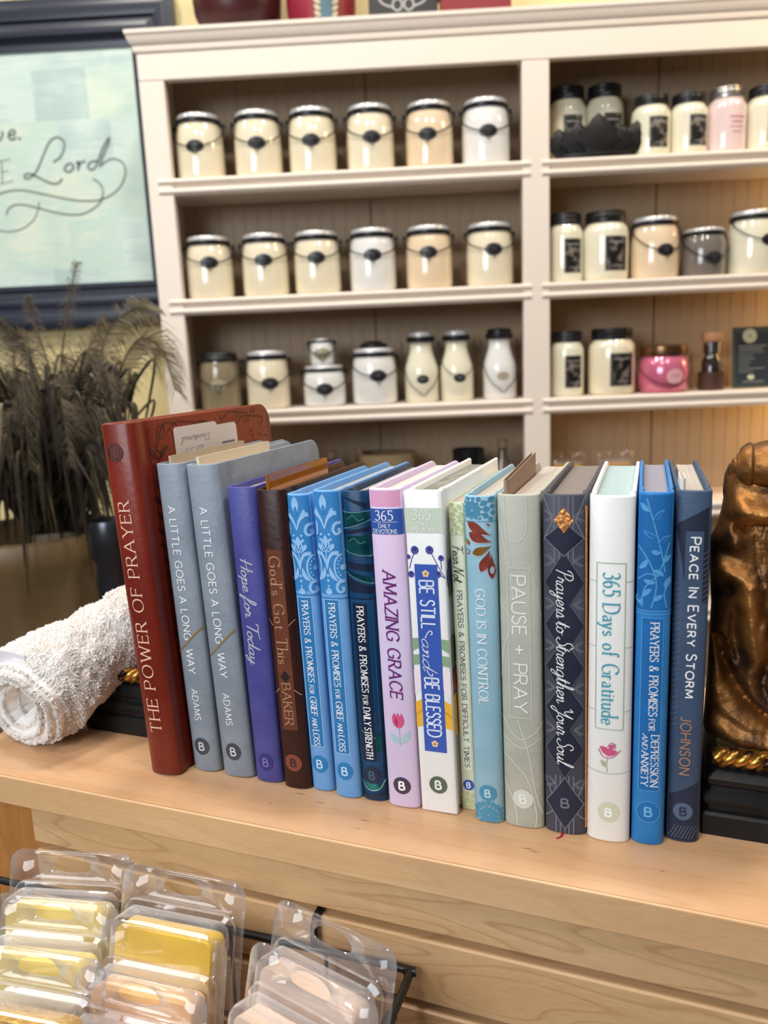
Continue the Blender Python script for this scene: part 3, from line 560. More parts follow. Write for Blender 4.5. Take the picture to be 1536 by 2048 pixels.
# small corked bottle
t = thing('diffuser_bottle', 'small dark diffuser bottle with cork stopper in a low wooden tray', 'bottle', (.610, YJ, z3))
m = MB(); m.lathe([(0, .004), (.017, .004), (.019, .008), (.019, .058), (.013, .068), (.012, .074), (0, .074)], 28); m.build('bottle', mat('dark_amber_glass', rgb(44, 32, 28), .1, coat=.8), t, smooth=True)
m = MB(); m.lathe([(.0125, .072), (.0165, .073), (.0165, .094), (.012, .096)], 28); m.build('collar', mat('chrome_collar', rgb(214, 212, 208), .15, metal=1), t, smooth=True)
m = MB(); m.lathe([(.012, .094), (.0195, .096), (.021, .110), (.019, .113), (0, .113)], 28); m.build('stopper', mat('cork', rgb(168, 120, 82), .7, bump=.2, bscale=300), t, smooth=True)
m = MB(); m.lathe([(0, 0), (.024, 0), (.025, .002), (.025, .036), (.0235, .036), (.0235, .003), (0, .003)], 28); m.build('tray', mat('dark_brown_wood', rgb(72, 44, 34), .5), t, smooth=True)
# dark green card sign
t = thing('card_sign', 'dark green standing card sign with round pale seal and small text, right of the bottle', 'sign', (.700, 1.66, z3), rot=(-.10, 0, .0))
m = MB(); m.box(-.042, .042, 0, .003, .001, .122); m.build('card', mat('dark_green_card', rgb(58, 70, 66), .45), t, bevel=.0006)
m = MB(); m.box(-.02, .02, 0, .0015, 0, .09, T=lambda p: Vector((p.x, .003 + p.y + (.09 - p.z) * .32, p.z))); m.build('easel_back', mat('grey_board', rgb(110, 108, 100), .7), t)
d = Deco(lambda u, v, o: Vector((u, -o, v))); d.rect('print_panel', -36, 36, 8, 112, 1); d.disc('seal', -8, 104, 14, 14, 3)
d.ribbon('small_text', [(10 * math.cos(k * PI / 12) - 8, 104 + 10 * math.sin(k * PI / 12)) for k in range(25)], 1, 5); d.disc('small_text', -8, 104, 4, 4, 5)
for k, w in enumerate((28, 24, 26, 14, 16, 12, 10, 26, 14)): d.ribbon('small_text', [(-30, 84 - k * 6.4), (-30 + w * 2, 84 - k * 6.4)], 1.8 if k < 2 else 1.1, 3)
d.disc('seal', -6, 22, 7, 5, 3); d.ribbon('small_text', [(-22, 13), (20, 13)], 1.4, 3)
d.build(t, {'print_panel': mat('slate_print', rgb(44, 52, 58), .4), 'seal': mat('pale_seal', rgb(196, 196, 164), .5), 'small_text': mat('pale_print', rgb(150, 154, 148), .5)})
# black leaf tray in front of two jars
t = thing('leaf_tray', 'black metal leaf tray in front of two tall candles on the top right shelf', 'tray', (.372, 1.632, z1))
IRON = mat('black_iron', rgb(26, 24, 24), .4, metal=.3, bump=.2, bscale=300)
m = MB(); m.lathe([(0, 0), (.066, 0), (.07, .004), (.068, .010), (.064, .005), (0, .004)], 32, sy=.38); m.build('base', IRON, t, smooth=True)
for i, (px, hh, ww, lean) in enumerate(((-.060, .052, .026, -.2), (-.030, .062, .028, -.1), (.002, .074, .032, 0), (.032, .058, .028, .15), (.058, .060, .024, .3))):
    m = MB(); out = []
    for k in range(9):
        q = k / 8; wv = ww * math.sin(PI * min(.97, max(.12, q)) ** .8) * (1 + .35 * (k % 2)); out.append((wv, q * hh))
    L_ = [Vector((-w_ + lean * z_, 0, z_)) for w_, z_ in out]; R_ = [Vector((w_ + lean * z_, 0, z_)) for w_, z_ in out]; C_ = [Vector((lean * z_, -.004, z_)) for w_, z_ in out]
    off = Vector((px, -.018 + .012 * abs(px) / .06, .005))
    m.rings([[l + off, c + off, r + off, r + off + Vector((0, .0018, 0)), c + off + Vector((0, .0018, 0)), l + off + Vector((0, .0018, 0))] for l, c, r in zip(L_, C_, R_)], True, True, True)
    m.build('leaf', IRON, t, smooth=True, angle=60)
# ------------------------------------------------------------------ things on top of the bookcase and on its lower shelf
ZT = 1.7421
def lathe_thing(name, label, cat_, loc, prof, mt, part='body', sx=1, sy=1, group=None):
    t = thing(name, label, cat_, loc, group); m = MB(); m.lathe(prof, 40, sx=sx, sy=sy); m.build(part, mt, t, smooth=True); return t
t = lathe_thing('vase', 'dark maroon rounded pot on top of the bookcase, nearest the picture', 'vase', (-.300, 1.69, ZT), [(0, 0), (.05, 0), (.062, .006), (.082, .05), (.086, .09), (.078, .13), (.06, .15), (.062, .17), (.066, .178), (.06, .178), (.054, .15), (0, .14)], mat('maroon_glaze', rgb(82, 40, 40), .35, col2=rgb(62, 26, 28), cscale=12))
t = lathe_thing('vase', 'red patterned vase with teal leaf stripe on top of the bookcase', 'vase', (-.139, 1.69, ZT), [(0, 0), (.048, 0), (.058, .006), (.066, .05), (.067, .12), (.055, .16), (.04, .18), (.045, .2), (.04, .2), (0, .17)], mat('red_vase_glaze', rgb(166, 46, 68), .4, col2=rgb(120, 26, 40), cscale=8))
def vmap(u, v, o):
    z = v; P = [(0, .048), (.006, .058), (.05, .066), (.12, .067), (.16, .055)]
    for (a, ra), (b, rb) in zip(P[:-1], P[1:]):
        if a <= z <= b: r = ra + (rb - ra) * (z - a) / (b - a); break
    else: r = .055
    return Vector(((r + o + .0004) * math.sin(u / .06), -(r + o + .0004) * math.cos(u / .06), z))
d = Deco(vmap); d.rect('stripe', 2, 26, 7, 150, 2, 10, 24)
for k in range(14):
    for sg in (-1, 1): d.leaf('leaf_edge', (14 + sg * 10, 10 + k * 10), (14 + sg * 22, 18 + k * 10), 8, 4)
d.build(t, {'stripe': mat('teal_glaze', rgb(98, 128, 140), .4), 'leaf_edge': mat('cream_glaze', rgb(206, 196, 164), .45)})
t = thing('black_plaque', 'black plaque with white scrollwork on top of the bookcase', 'plaque', (.018, 1.70, ZT))
m = MB(); m.box(-.066, .066, -.012, .012, 0, .16); m.build('board', mat('black_plaque_paint', rgb(40, 40, 42), .5), t, bevel=.002)
d = Deco(lambda u, v, o: Vector((u, -.012 - o, v)))
for sg in (-1, 1):
    d.ribbon('scrollwork', [(sg * (11 - 9 * math.cos(k * PI / 14)), 54 + 10 * math.sin(k * PI / 14)) for k in range(29)], 3, 3); d.ribbon('scrollwork', cr([(sg * 20, 50, 0), (sg * 40, 58, 0), (sg * 48, 75, 0), (sg * 36, 84, 0), (sg * 28, 74, 0)], 6), 3, 3)
d.build(t, {'scrollwork': mat('white_scroll_paint', rgb(190, 188, 184), .5)})
t = thing('red_box', 'red lidded box right of the black plaque on top of the bookcase', 'box', (.155, 1.70, ZT))
m = MB(); m.box(-.066, .066, -.035, .035, 0, .07); m.build('body', mat('red_box_paper', rgb(132, 30, 36), .5), t, bevel=.002)
m = MB(); m.box(-.069, .069, -.038, .038, .07, .10); m.build('lid', mat('red_box_paper', rgb(132, 30, 36), .5), t, bevel=.003)
z4 = SHELF[3] + .0002
LOWG = 'small goods on the fourth shelf behind the books'
def mug(label, x, y, mt, r=.033, h=.12):
    t = thing('mug', label, 'mug', (x, y, z4), LOWG); m = MB(); m.lathe([(0, 0), (r * .8, 0), (r * .95, .006), (r, .03), (r, h), (r * .93, h), (r * .9, .02), (0, .01)], 32); m.build('cup', mt, t, smooth=True)
    m = MB(); m.tube(cr([(r - .001, 0, h * .8), (r + .018, 0, h * .78), (r + .022, 0, h * .5), (r + .014, 0, h * .28), (r - .001, 0, h * .25)], 6), .004, 8); m.build('handle', mt, t, smooth=True); return t
mug('tall black mug on the fourth shelf behind the pale books', .121, 1.655, mat('black_mug_glaze', rgb(20, 20, 22), .25))
mug('black mug at the left end of the fourth shelf, behind the grey books', -.235, 1.66, mat('black_mug_glaze', rgb(20, 20, 22), .25), .031, .128)
for lb, x, mt, hh, r in (('slim brown bottle right of the tall black mug on the fourth shelf', .192, rgb(96, 74, 60), .135, .022), ('brown bottle right of the left black mug on the fourth shelf', -.165, rgb(92, 62, 46), .125, .024), ('amber bottle left of the tan basket on the fourth shelf', -.105, rgb(110, 70, 44), .13, .018)):
    t = thing('brown_bottle', lb, 'bottle', (x, 1.66, z4), LOWG); m = MB(); m.lathe([(0, 0), (r * .9, 0), (r, .004), (r, hh * .58), (r * .45, hh * .76), (r * .42, hh * .9), (0, hh * .9)], 28); m.build('bottle', mat('brown_glass_%d' % int(x * 1000), mt, .2, coat=.5), t, smooth=True)
    m = MB(); m.lathe([(r * .42, hh * .88), (r * .5, hh * .88), (r * .5, hh), (0, hh)], 20); m.build('cap', mat('tan_cap', rgb(140, 118, 96), .5), t, smooth=True)
t = lathe_thing('basket', 'low tan basket in the middle of the fourth shelf', 'basket', (-.05, 1.665, z4), [(0, 0), (.05, 0), (.056, .005), (.062, .11), (.064, .118), (.060, .118), (.053, .01), (0, .008)], mat('tan_wicker', rgb(150, 128, 96), .7, bump=.7, bscale=60, btype='Z', bdist=.003), 'woven_wall', sy=.8)
# ------------------------------------------------------------------ the row of books
PAGE = mat('page_edges', rgb(214, 204, 192), .8, bump=.5, bscale=260, btype='X', bdist=.0006, col2=rgb(196, 184, 172), cscale=40, stretch=(14, .4, 1))
def leather(name, c, c2=None, bscale=420, bump=.28, rough=.48, cs=60, **k):
    return mat(name, c, rough, bump=bump, bscale=bscale, col2=c2, cscale=cs, bdist=.0006, spec=.3, **k)
BOOKG = 'devotional books in the row on the counter'
class Book: pass
def book(label, a, n, lean, h, w, d, cover, b=.0045, tb=.0018, yaw=CYAW, round_c=.010, gapL=0.0, page=None, p=2.3, hinge=.0008, recess=.0035):
    B = Book(); B.h, B.w, B.d, B.b, B.tb = h, w, d, b, tb; hw = w / 2 - .00012; B.hw = hw; th = -math.radians(lean)
    base = W(a, n, TOP); base.z += abs(math.sin(th)) * hw + .00005
    t = thing('book', label, 'book', base, BOOKG, (0, th, yaw)); B.t = t
    def ys(x):
        q = min(1.0, abs(x) / hw); return -b * (1 - q ** p) ** (1 / p) if b > 0 else 0.0
    B.ys = ys; path = []
    for k in range(9): y = d - (1 - math.cos(PI / 2 * k / 8)) * round_c; path.append((-hw + (.0002), y))
    for y in (d * .7, d * .4, .016, .0115): path.append((-hw, y))
    path += [(-hw + hinge * .6, .0095), (-hw + hinge, .0075), (-hw + hinge * .6, .0055), (-hw, .0035)]
    if b > 0:
        for k in range(25):
            an_ = PI * k / 24; x = -hw * math.cos(an_); path.append((x, ys(x)))
    else: path += [(-hw, .0006), (-hw + .0006, 0)] + [(-hw + .0006 + (2 * hw - .0012) * k / 8, 0) for k in range(1, 8)] + [(hw - .0006, 0), (hw, .0006)]
    path += [(hw, .0035), (hw - hinge * .6, .0055), (hw - hinge, .0075), (hw - hinge * .6, .0095)]
    for y in (.0115, .016, d * .4, d * .7): path.append((hw, y))
    for k in range(9): y = d - (1 - math.cos(PI / 2 * (8 - k) / 8)) * round_c; path.append((hw - .0002, y))
    P = [Vector((x, y)) for x, y in path]; R = []
    for i, q in enumerate(P):
        tn = (P[min(i + 1, len(P) - 1)] - P[max(i - 1, 0)]).normalized(); nr = Vector((-tn.y, tn.x))      # inward
        e = max(0.0, q.y - (d - round_c)); dz = round_c - math.sqrt(max(0, round_c ** 2 - e ** 2)) if round_c > 0 else 0
        zb, zt = dz, h - dz; r = tb * .42; I = q + nr * tb
        def pt(f, z): s = q + nr * (tb * f); return (s.x, s.y, z)
        R.append([pt(0, zb + r), pt(0, (zb + zt) / 2), pt(0, zt - r), pt(.12, zt - r * .3), pt(.5, zt), pt(.88, zt - r * .3), pt(1, zt - r), pt(1, zb + r), pt(.88, zb + r * .3), pt(.5, zb), pt(.12, zb + r * .3)])
    m = MB(); m.rings(R, True, True, True); B.cover = m.build('cover', cover, t, smooth=True, angle=50)
    # page block
    xl, xr = -hw + tb + .0003 + gapL, hw - tb - .0003; m = MB(); fr = []
    for k in range(9):
        x = xl + (xr - xl) * k / 8; fr.append((x, ys(x) * .55 + tb + .0012 if b > 0 else tb + .001))
    ring = fr + [(xr, d - .004), (xl + (xr - xl) * .5, d - .0052), (xl, d - .004)]
    m.rings([[(x, y, z) for x, y in ring] for z in (.003, h - recess)], True, True, True)
    B.pages = m.build('page_block', page or PAGE, t)
    def M(u, v, o):
        x = max(-hw * .995, min(hw * .995, u)); y = ys(x); e = hw * .01; dy = (ys(min(hw * .999, x + e)) - ys(max(-hw * .999, x - e))) / (2 * e) if b > 0 else 0
        nx, ny = dy, -1.0; l = math.hypot(nx, ny); return Vector((x + nx / l * o, y + ny / l * o, v))
    B.D = Deco(M); B.S = Deco(lambda u, v, o: Vector((hw + o, u, v)))
    return B
def emblem(B, v, ru, rv, disc, letter, u=0.0, wt=.2, cap=None):
    D = Deco(B.D.M); cap = cap or rv * .86
    D.disc('emblem', u, v, ru, rv, 3, 32, 5); o = D.build(B.t, {'emblem': disc})['emblem']
    D = Deco(B.D.M); D.text('emblem_letter', 'B', 'sans', v - cap / 2, v - cap / 2 + cap * .62, u, cap, wt, 'h', 5, horiz=True)
    D.build(o, {'emblem_letter': letter})
def htext(D, key, st, style, v, u, cap, width, wt, lay=4, **k):
    """level line of lettering centred on u with its foot at v"""
    D.text(key, st, style, 0, width, 0, cap, wt, 'h', lay, **k)
_ot = Deco.text
def _text(s, key, st, style, v0, v1, uc, cap, wt=0.1, mode='down', lay=3, **k):
    k.pop('horiz', None)
    if mode in ('h', 'hr'):
        n0 = len(s.g.get(key, ([], []))[0]); _ot(s, key, st, style, 0, abs(v1 - v0), uc, cap, wt, mode, lay, **k)
        g = s.g[key][0]
        for i in range(n0, len(g)): g[i] = (g[i][0], g[i][1] + v0, g[i][2])
    else: _ot(s, key, st, style, v0, v1, uc, cap, wt, mode, lay, **k)
Deco.text = _text
def line(D, key, st, style, u, v, width, cap, wt, lay=4, mode='h', **k): D.text(key, st, style, v, v + width, u, cap, wt, mode, lay, **k)

WHITE_INK = mat('white_lettering', rgb(244, 244, 242), .5); SILVER = mat('silver_foil', rgb(214, 216, 232), .3, metal=.35); GOLD = mat('gold_foil', rgb(214, 170, 92), .25, metal=.9)
DKGREY = mat('charcoal_emblem', rgb(62, 66, 72), .5)

# 1 tall red leather book
M_RED = mat('red_brown_leather', rgb(124, 40, 24), .36, bump=.3, bscale=300, col2=rgb(98, 26, 17), cscale=9, bdist=.0005, coat=.05, spec=.35)
B = book('tall red leather book at the left end of the row', -.2903, .3626, 2.75, .2095, .0216, .150, M_RED, .0050, .0026, round_c=.012)
D = B.D; PK = mat('pink_gilt_lettering', rgb(240, 196, 172), .4)
D.text('title_lettering', 'THE POWER OF PRAYER', 'serif', 27.5, 166, -.4, 7.4, .115, 'up', 3, track=.24); 
D.build(B.t, {'title_lettering': PK})
E_ = Deco(B.D.M); E_.disc('emblem', -1.2, 193.3, 5.6, 5.2, 3, 32, 5); dkr = mat('burnt_red_stamp', rgb(70, 22, 20), .5)
eo = E_.build(B.t, {'emblem': dkr})['emblem']; E_ = Deco(B.D.M)
for k in (-2.6, -1.3, 0, 1.3, 2.6): E_.ribbon('emblem_monogram', cr([(-4.2, 193.3 + k + .7, 0), (-2.2, 193.3 + k - .5, 0), (.2, 193.3 + k + .6, 0), (2, 193.3 + k - .4, 0)], 5), .55, 5)
E_.ribbon('emblem_monogram', [(-1.2, 189.6), (-1.2, 197)], .7, 5); E_.ribbon('emblem_monogram', [(-1.2 + 5.0 * math.cos(k * PI / 16), 193.3 + 4.6 * math.sin(k * PI / 16)) for k in range(33)], .4, 5)
E_.build(eo, {'emblem_monogram': mat('stamp_shade', rgb(112, 58, 52), .5)})
D = B.S; burn = mat('burnt_cover_tooling', rgb(84, 26, 18), .45)
rnd = random.Random(3)
for (y0, z0, y1, z1) in ((16, 190, 26, 203), (17, 192, 38, 204), (15, 180, 30, 176), (14, 172, 24, 160), (24, 197, 60, 203), (52, 203, 90, 199), (84, 200, 120, 204), (100, 196, 140, 200)):
    D.ribbon('cover_tooling', cr([(y0, z0, 0), ((y0 * 2 + y1) / 3, z0 * .3 + z1 * .7 + 4, 0), ((y0 + 2 * y1) / 3, z1 + 2, 0), (y1, z1, 0), (y1 - 4, z1 - 5, 0), (y1 - 7, z1 - 1, 0)], 6), lambda t, _: .3 + .5 * math.sin(PI * t), 2)
for z in range(6, 190, 9):
    for sg in (1, -1): D.leaf('cover_tooling', (18, z), (18 + 9 * sg * (.6 + .5 * rnd.random()), z + 7), 3.6, 2, .8)
    D.ribbon('cover_tooling', cr([(18, z, 0), (20, z + 3, 0), (16, z + 6, 0), (18, z + 9, 0)], 5), .9, 2)
for k in range(40): y = 26 + rnd.random() * 116; z = 168 + rnd.random() * 36; D.leaf('cover_tooling', (y, z), (y + 6 * (rnd.random() - .5) + 3, z + 5 * (rnd.random() - .3)), 1.1, 2, 1)
D.ribbon('cover_tooling', [(10.5, 4), (10.5, 205)], .5, 2)
D.build(B.t, {'cover_tooling': burn})

# 2-3 pair of grey books
M_GREY = leather('grey_grained_leatherette', rgb(142, 152, 163), rgb(128, 138, 150), 380, .4, .45)
GR = [('left grey leatherette book of the matching pair, touching the tall red book', -.2688, .3744, 2.1, .1857, .0194, 0), ('right grey leatherette book of the matching pair, touching the purple book', -.2467, .3739, 2.35, .1854, .0214, 1)]
SLASH = mat('antique_gold_foil', rgb(190, 154, 84), .3, metal=.4)
for lb, a, n, le, h, w, sel in GR:
    B = book(lb, a, n, le, h, w, .123, M_GREY, .0052, .0016, gapL=.0028); D = B.D
    D.text('title_lettering', 'A LITTLE GOES A LONG', 'sans', 161.5, 82.6, -.3, 4.7, .125, lay=3, track=.26); D.text('title_lettering', 'WAY', 'sans', 76.8, 62, -.3, 4.7, .125, lay=3)
    D.text('author_lettering', 'ADAMS', 'sans', 52.1, 32.8, -.3, 4.1, .11, lay=3, track=.26)
    D.ribbon('gold_slash', [(-8.3, 74.5), (9.2, 90.5)], .9, 4)
    D.build(B.t, {'title_lettering': WHITE_INK, 'author_lettering': WHITE_INK, 'gold_slash': SLASH}); emblem(B, 16, 5.0, 5.4, DKGREY, mat('pale_grey_print', rgb(200, 204, 208), .5), -.2)

# 4 purple
M_PUR = leather('violet_leatherette', rgb(80, 82, 152), rgb(70, 70, 138), 500, .22, .42)
B = book('violet blue leatherette book with silver script title', -.2261, .3739, 1.45, .1734, .0183, .118, M_PUR, .0048, .0016, gapL=.0)
B.D.text('title_lettering', 'Hope for Today', 'script', 134, 72.5, 0.2, 7.4, .12, lay=3); B.D.build(B.t, {'title_lettering': SILVER})
emblem(B, 12.6, 4.6, 5.4, mat('dark_violet_stamp', rgb(48, 44, 110), .5), mat('violet_print', rgb(112, 108, 180), .5))

# 5 brown
M_BRN = leather('dark_brown_leather', rgb(58, 29, 24), rgb(44, 20, 17), 340, .3, .38, 20)
B = book('dark brown leather book with copper title panel, between the violet and blue books', -.2071, .3722, 1.5, .1726, .0174, .115, M_BRN, .0046, .0018, gapL=.0026); D = B.D
PAN = leather('copper_brown_panel', rgb(112, 64, 44), rgb(98, 52, 36), 300, .15, .45); CPR = mat('copper_gilt_lettering', rgb(222, 178, 140), .35, metal=.4)
D.rect('title_panel', -4.6, 4.6, 35.8, 139.8, 1, 10, 20)
D.text('title_lettering', "God's Got This", 'serif', 136, 74.6, 0, 6.4, .10, lay=3); D.text('title_lettering', 'BAKER', 'serif', 63.5, 38.6, 0, 5.2, .1, lay=3)
D.quad('diamond', (-2.9, 67.4), (0, 64.2), (2.9, 67.4), (0, 71.2), 3)
for (p0, p1) in (((4.6, 97), (8, 100.5)), ((4.6, 60), (8, 56.5)), ((-4.6, 97), (-8, 100.5)), ((-4.6, 60), (-8, 56.5))): D.ribbon('tooled_line', [p0, p1], .4, 2)
D.build(B.t, {'title_panel': PAN, 'title_lettering': CPR, 'diamond': mat('dark_diamond', rgb(30, 16, 14), .5), 'tooled_line': CPR})
emblem(B, 16, 5.2, 5.2, mat('copper_stamp', rgb(126, 62, 44), .5), mat('dark_copper_print', rgb(58, 26, 20), .5))

# 6-7 pair of blue damask books
LB = leather('sky_blue_leatherette', rgb(112, 166, 222), rgb(104, 158, 214), 500, .15, .45); MB_ = leather('mid_blue_panel', rgb(44, 124, 184), rgb(40, 116, 176), 500, .15, .5); DM = leather('damask_ground_blue', rgb(58, 136, 200), rgb(50, 126, 190), 500, .2, .5); MOT = mat('damask_relief', rgb(150, 196, 240), .4)
def damask(D, dv=0.0, hw=7.0):
    def V(q): return q + dv
    cx = -1.2
    D.leaf('damask_relief', (cx, V(160)), (cx, V(171)), 4.2, 3, 0, .6); D.leaf('damask_eye', (cx, V(160)), (cx, V(165.6)), 1.9, 4, 0, .6)
    for s in (-1, 1):
        D.leaf('damask_relief', (cx + s * .5, V(157.5)), (cx + s * 4.8, V(164)), 2.6, 3, s * -1.2, .66)
        D.ribbon('damask_relief', cr([(cx, V(152.5), 0), (cx + s * 1.2, V(156.5), 0), (cx + s * 3.4, V(160.2), 0), (cx + s * 6.8, V(161.2), 0)], 6), lambda t, _: .3 + 2.0 * t ** .7, 3)
        D.disc('damask_relief', cx + s * 2.3, V(149.8), .75, .7, 3, 12, 2)
        D.ribbon('damask_relief', cr([(cx + s * .6, V(141.6), 0), (cx + s * 2.0, V(144), 0), (cx + s * 1.9, V(146.5), 0), (cx + s * 3.6, V(147.2), 0)], 6), lambda t, _: .6 + .9 * t, 3)
        D.leaf('damask_relief', (cx + s * 1.4, V(140)), (cx + s * 4.6, V(145)), 2.3, 3, 0, .66)
        D.ribbon('damask_relief', cr([(cx, V(131), 0), (cx + s * 1.0, V(136), 0), (cx + s * 3.2, V(139.5), 0), (cx + s * 6.6, V(139.8), 0)], 6), lambda t, _: .4 + 2.0 * t ** .7, 3)
        D.leaf('damask_relief', (cx + s * 5.6, V(124.6)), (cx + s * 1.4, V(132.4)), 2.4, 3, s * 1.2, .5)
    D.leaf('damask_relief', (cx, V(142)), (cx, V(149.5)), 2.7, 3, 0, .6); D.ribbon('damask_relief', [(cx, V(130.5)), (cx, V(141))], lambda t, _: .3 + .5 * t, 3); D.ribbon('damask_relief', [(cx - 1.6, V(140.6)), (cx, V(141.3)), (cx + 1.6, V(140.6))], .6, 3)
    for q, r in ((127.6, .8), (124.8, .8), (122, .6)): D.disc('damask_relief', cx, V(q), r, r, 3, 12, 2)
    D.leaf('damask_relief', (cx, V(117.4)), (cx, V(121.3)), 4.0, 3, 0, .3)
    # big medallion and curls cut by the right edge
    D.ribbon('damask_relief', [(7.4 + 4.6 * math.cos(a), V(132) + 7.2 * math.sin(a)) for a in [PI * (.55 + .95 * k / 20) for k in range(21)]], 1.0, 3)
    for k in range(6): a = PI * (.62 + .8 * k / 6); D.disc('damask_relief', 7.4 + 3.0 * math.cos(a), V(132) + 5.2 * math.sin(a), .42, .45, 3, 10, 2)
    D.disc('damask_relief', 6.9, V(132), 1.2, 1.6, 3, 14, 2)
    for q in (153, 121.6): D.ribbon('damask_relief', cr([(7.2, V(q + 3), 0), (4.6, V(q + 2.4), 0), (3.4, V(q - .6), 0), (4.6, V(q - 3), 0), (6.4, V(q - 2.2), 0), (6.2, V(q), 0)], 6), lambda t, _: 1.7 - .5 * t, 3)
    D.ribbon('damask_relief', [(-6.6 + .9 * math.cos(a), V(153) + 3.4 * math.sin(a)) for a in [PI * (-.5 + k / 12) for k in range(13)]], 1.2, 3)
    D.ribbon('damask_relief', [(-7.2 + 2.4 * math.cos(a), V(132) + 7 * math.sin(a)) for a in [PI * (-.45 + .9 * k / 14) for k in range(15)]], 1.0, 3)
BL = [('left light blue damask book of the matching pair, beside the dark brown book', -.1915, .3744, 1.6, .1703, .0143, -2.0, 111.6, 27.6, 16.4, (27, 113.8)), ('right light blue damask book of the matching pair, beside the dark teal book', -.1751, .3719, 1.15, .1731, .0160, 0, 112.3, 27.7, 16, (26.4, 114.4))]
for lb, a, n, le, h, w, dv, v0, v1, ev, pn in BL:
    B = book(lb, a, n, le, h, w, .112, LB, .0044, .0018); D = B.D; hw = w * 500
    D.rect('damask_ground', -hw * .99, hw * .99, 117.4 + dv * .1, h * 1000 - 1.0, 1, 16, 20); damask(D, dv)
    D.ribbon('band_line', [(-hw * .99, 115.2 + dv * .1), (hw * .99, 115.2 + dv * .1)], .6, 2)
    uo = -.5; D.rect('title_panel', uo - 4.3, uo + 4.1, pn[0], pn[1], 1, 10, 20); D.frame('panel_edge', uo - 4.3, uo + 4.1, pn[0], pn[1], .35, 2)
    vv = v0 - v1
    D.text('title_lettering', 'PRAYERS & PROMISES', 'serif', v0, v0 - vv * .555, uo, 3.7, .14, lay=3); D.text('title_lettering', 'FOR', 'serif', v0 - vv * .575, v0 - vv * .635, uo - .3, 2.7, .14, lay=3)
    D.text('title_lettering', 'GRIEF', 'serif', v0 - vv * .655, v0 - vv * .79, uo, 3.7, .14, lay=3); D.text('title_lettering', 'AND', 'serif', v0 - vv * .805, v0 - vv * .875, uo - .3, 2.7, .14, lay=3); D.text('title_lettering', 'LOSS', 'serif', v0 - vv * .89, v1, uo, 3.7, .14, lay=3)
    D.build(B.t, {'damask_ground': DM, 'damask_relief': MOT, 'damask_eye': DM, 'band_line': MB_, 'title_panel': MB_, 'panel_edge': mat('pale_blue_line', rgb(176, 208, 240), .4), 'title_lettering': WHITE_INK})
    emblem(B, ev, 4.6, 5.2, MB_, mat('pale_blue_print', rgb(190, 220, 244), .5), -.2)
    Ds = B.S
    for k in range(30):
        y = 12 + (k % 10) * 10; z = h * 1000 - 4 - (k // 10) * 9; Ds.leaf('cover_damask', (y, z - 6), (y + 5, z), 3, 2, 1)
    Ds.build(B.t, {'cover_damask': MOT})

# 8 dark teal
TEAL = leather('dark_teal_leatherette', rgb(18, 66, 104), rgb(14, 54, 90), 500, .15, .36); NAVY = mat('wave_stripe', rgb(10, 30, 58), .4); FOIL = mat('green_teal_foil', rgb(44, 128, 130), .24, metal=.75, col2=rgb(20, 84, 100), cscale=120); FLINE = mat('pale_teal_foil_line', rgb(150, 220, 214), .2, metal=.7)
B = book('dark teal book with foil wave bands, left of the pink tulip book', -.1598, .3732, 1.07, .1729, .0150, .108, TEAL, .0042, .0018); D = B.D; H = 7.4
for a, b, c, e, key in ((170.5, 166, 170, 163, 'wave_stripe'), (161.2, 162, 152.8, 157.5, 'foil_stripe'), (151.6, 154, 149.6, 152, 'wave_stripe'), (148.8, 149.6, 141.5, 138.6, 'foil_stripe'), (135.6, 134, 132.2, 130.0, 'wave_stripe'), (130.5, 127, 129.8, 123.6, 'foil_stripe'), (127, 122, 119.6, 118.2, 'wave_stripe')):
    D.quad(key, (-H, c), (H, e), (H, b), (-H, a), 2)
for a, b in ((152.8, 157.5), (141.5, 138.6), (129.8, 123.6), (162, 162.4)): D.ribbon('foil_line', cr([(-H, a, 0), (-2, a * .6 + b * .4 - .6, 0), (3, a * .3 + b * .7 - .5, 0), (H, b, 0)], 5), .5, 4)
for v in (158, 146): D.ribbon('foil_line', cr([(-4, v, 0), (-1, v + 2, 0), (2, v - .6, 0), (5, v + .4, 0)], 5), .35, 4)
D.ribbon('navy_line', [(-H, 115.6), (H, 115.6)], .6, 2); D.rect('title_panel', -4.6, 3.4, 23.5, 113, 1, 10, 20); D.frame('panel_line', -6, 6, 22.4, 114.2, .35, 2)
D.quad('foil_stripe', (4.0, 29.5), (6.2, 29.5), (6.2, 40), (4.0, 40), 3); D.ribbon('foil_line', [(-4.4, 41), (4, 37)], .3, 3)
D.leaf('foil_stripe', (-6.6, 10), (6.8, 18), 8, 2, -3.4); D.ribbon('foil_line', cr([(-6.4, 12, 0), (-2, 6.6, 0), (4, 7.6, 0), (6.8, 13, 0)], 5), .5, 4); D.ribbon('wave_stripe', cr([(-7, 4, 0), (0, 2.6, 0), (7, 5, 0)], 5), 2, 2)
v0, v1 = 111.2, 25.0; vv = v0 - v1; uo = -.4
for st, q0, q1, cp in (('PRAYERS & PROMISES', 0, .555, 3.8), ('FOR', .575, .635, 2.8), ('DAILY', .655, .775, 3.8), ('STRENGTH', .79, 1, 3.8)): D.text('title_lettering', st, 'serif', v0 - vv * q0, v0 - vv * q1, uo - (.4 if cp < 3 else 0), cp, .15, lay=3)
D.build(B.t, {'wave_stripe': NAVY, 'foil_stripe': FOIL, 'foil_line': FLINE, 'navy_line': NAVY, 'title_panel': NAVY, 'panel_line': mat('teal_line', rgb(30, 92, 132), .4), 'title_lettering': WHITE_INK})
emblem(B, 15.2, 4.8, 5.0, mat('navy_stamp', rgb(16, 34, 58), .45), mat('steel_print', rgb(60, 92, 124), .5))
Ds = B.S
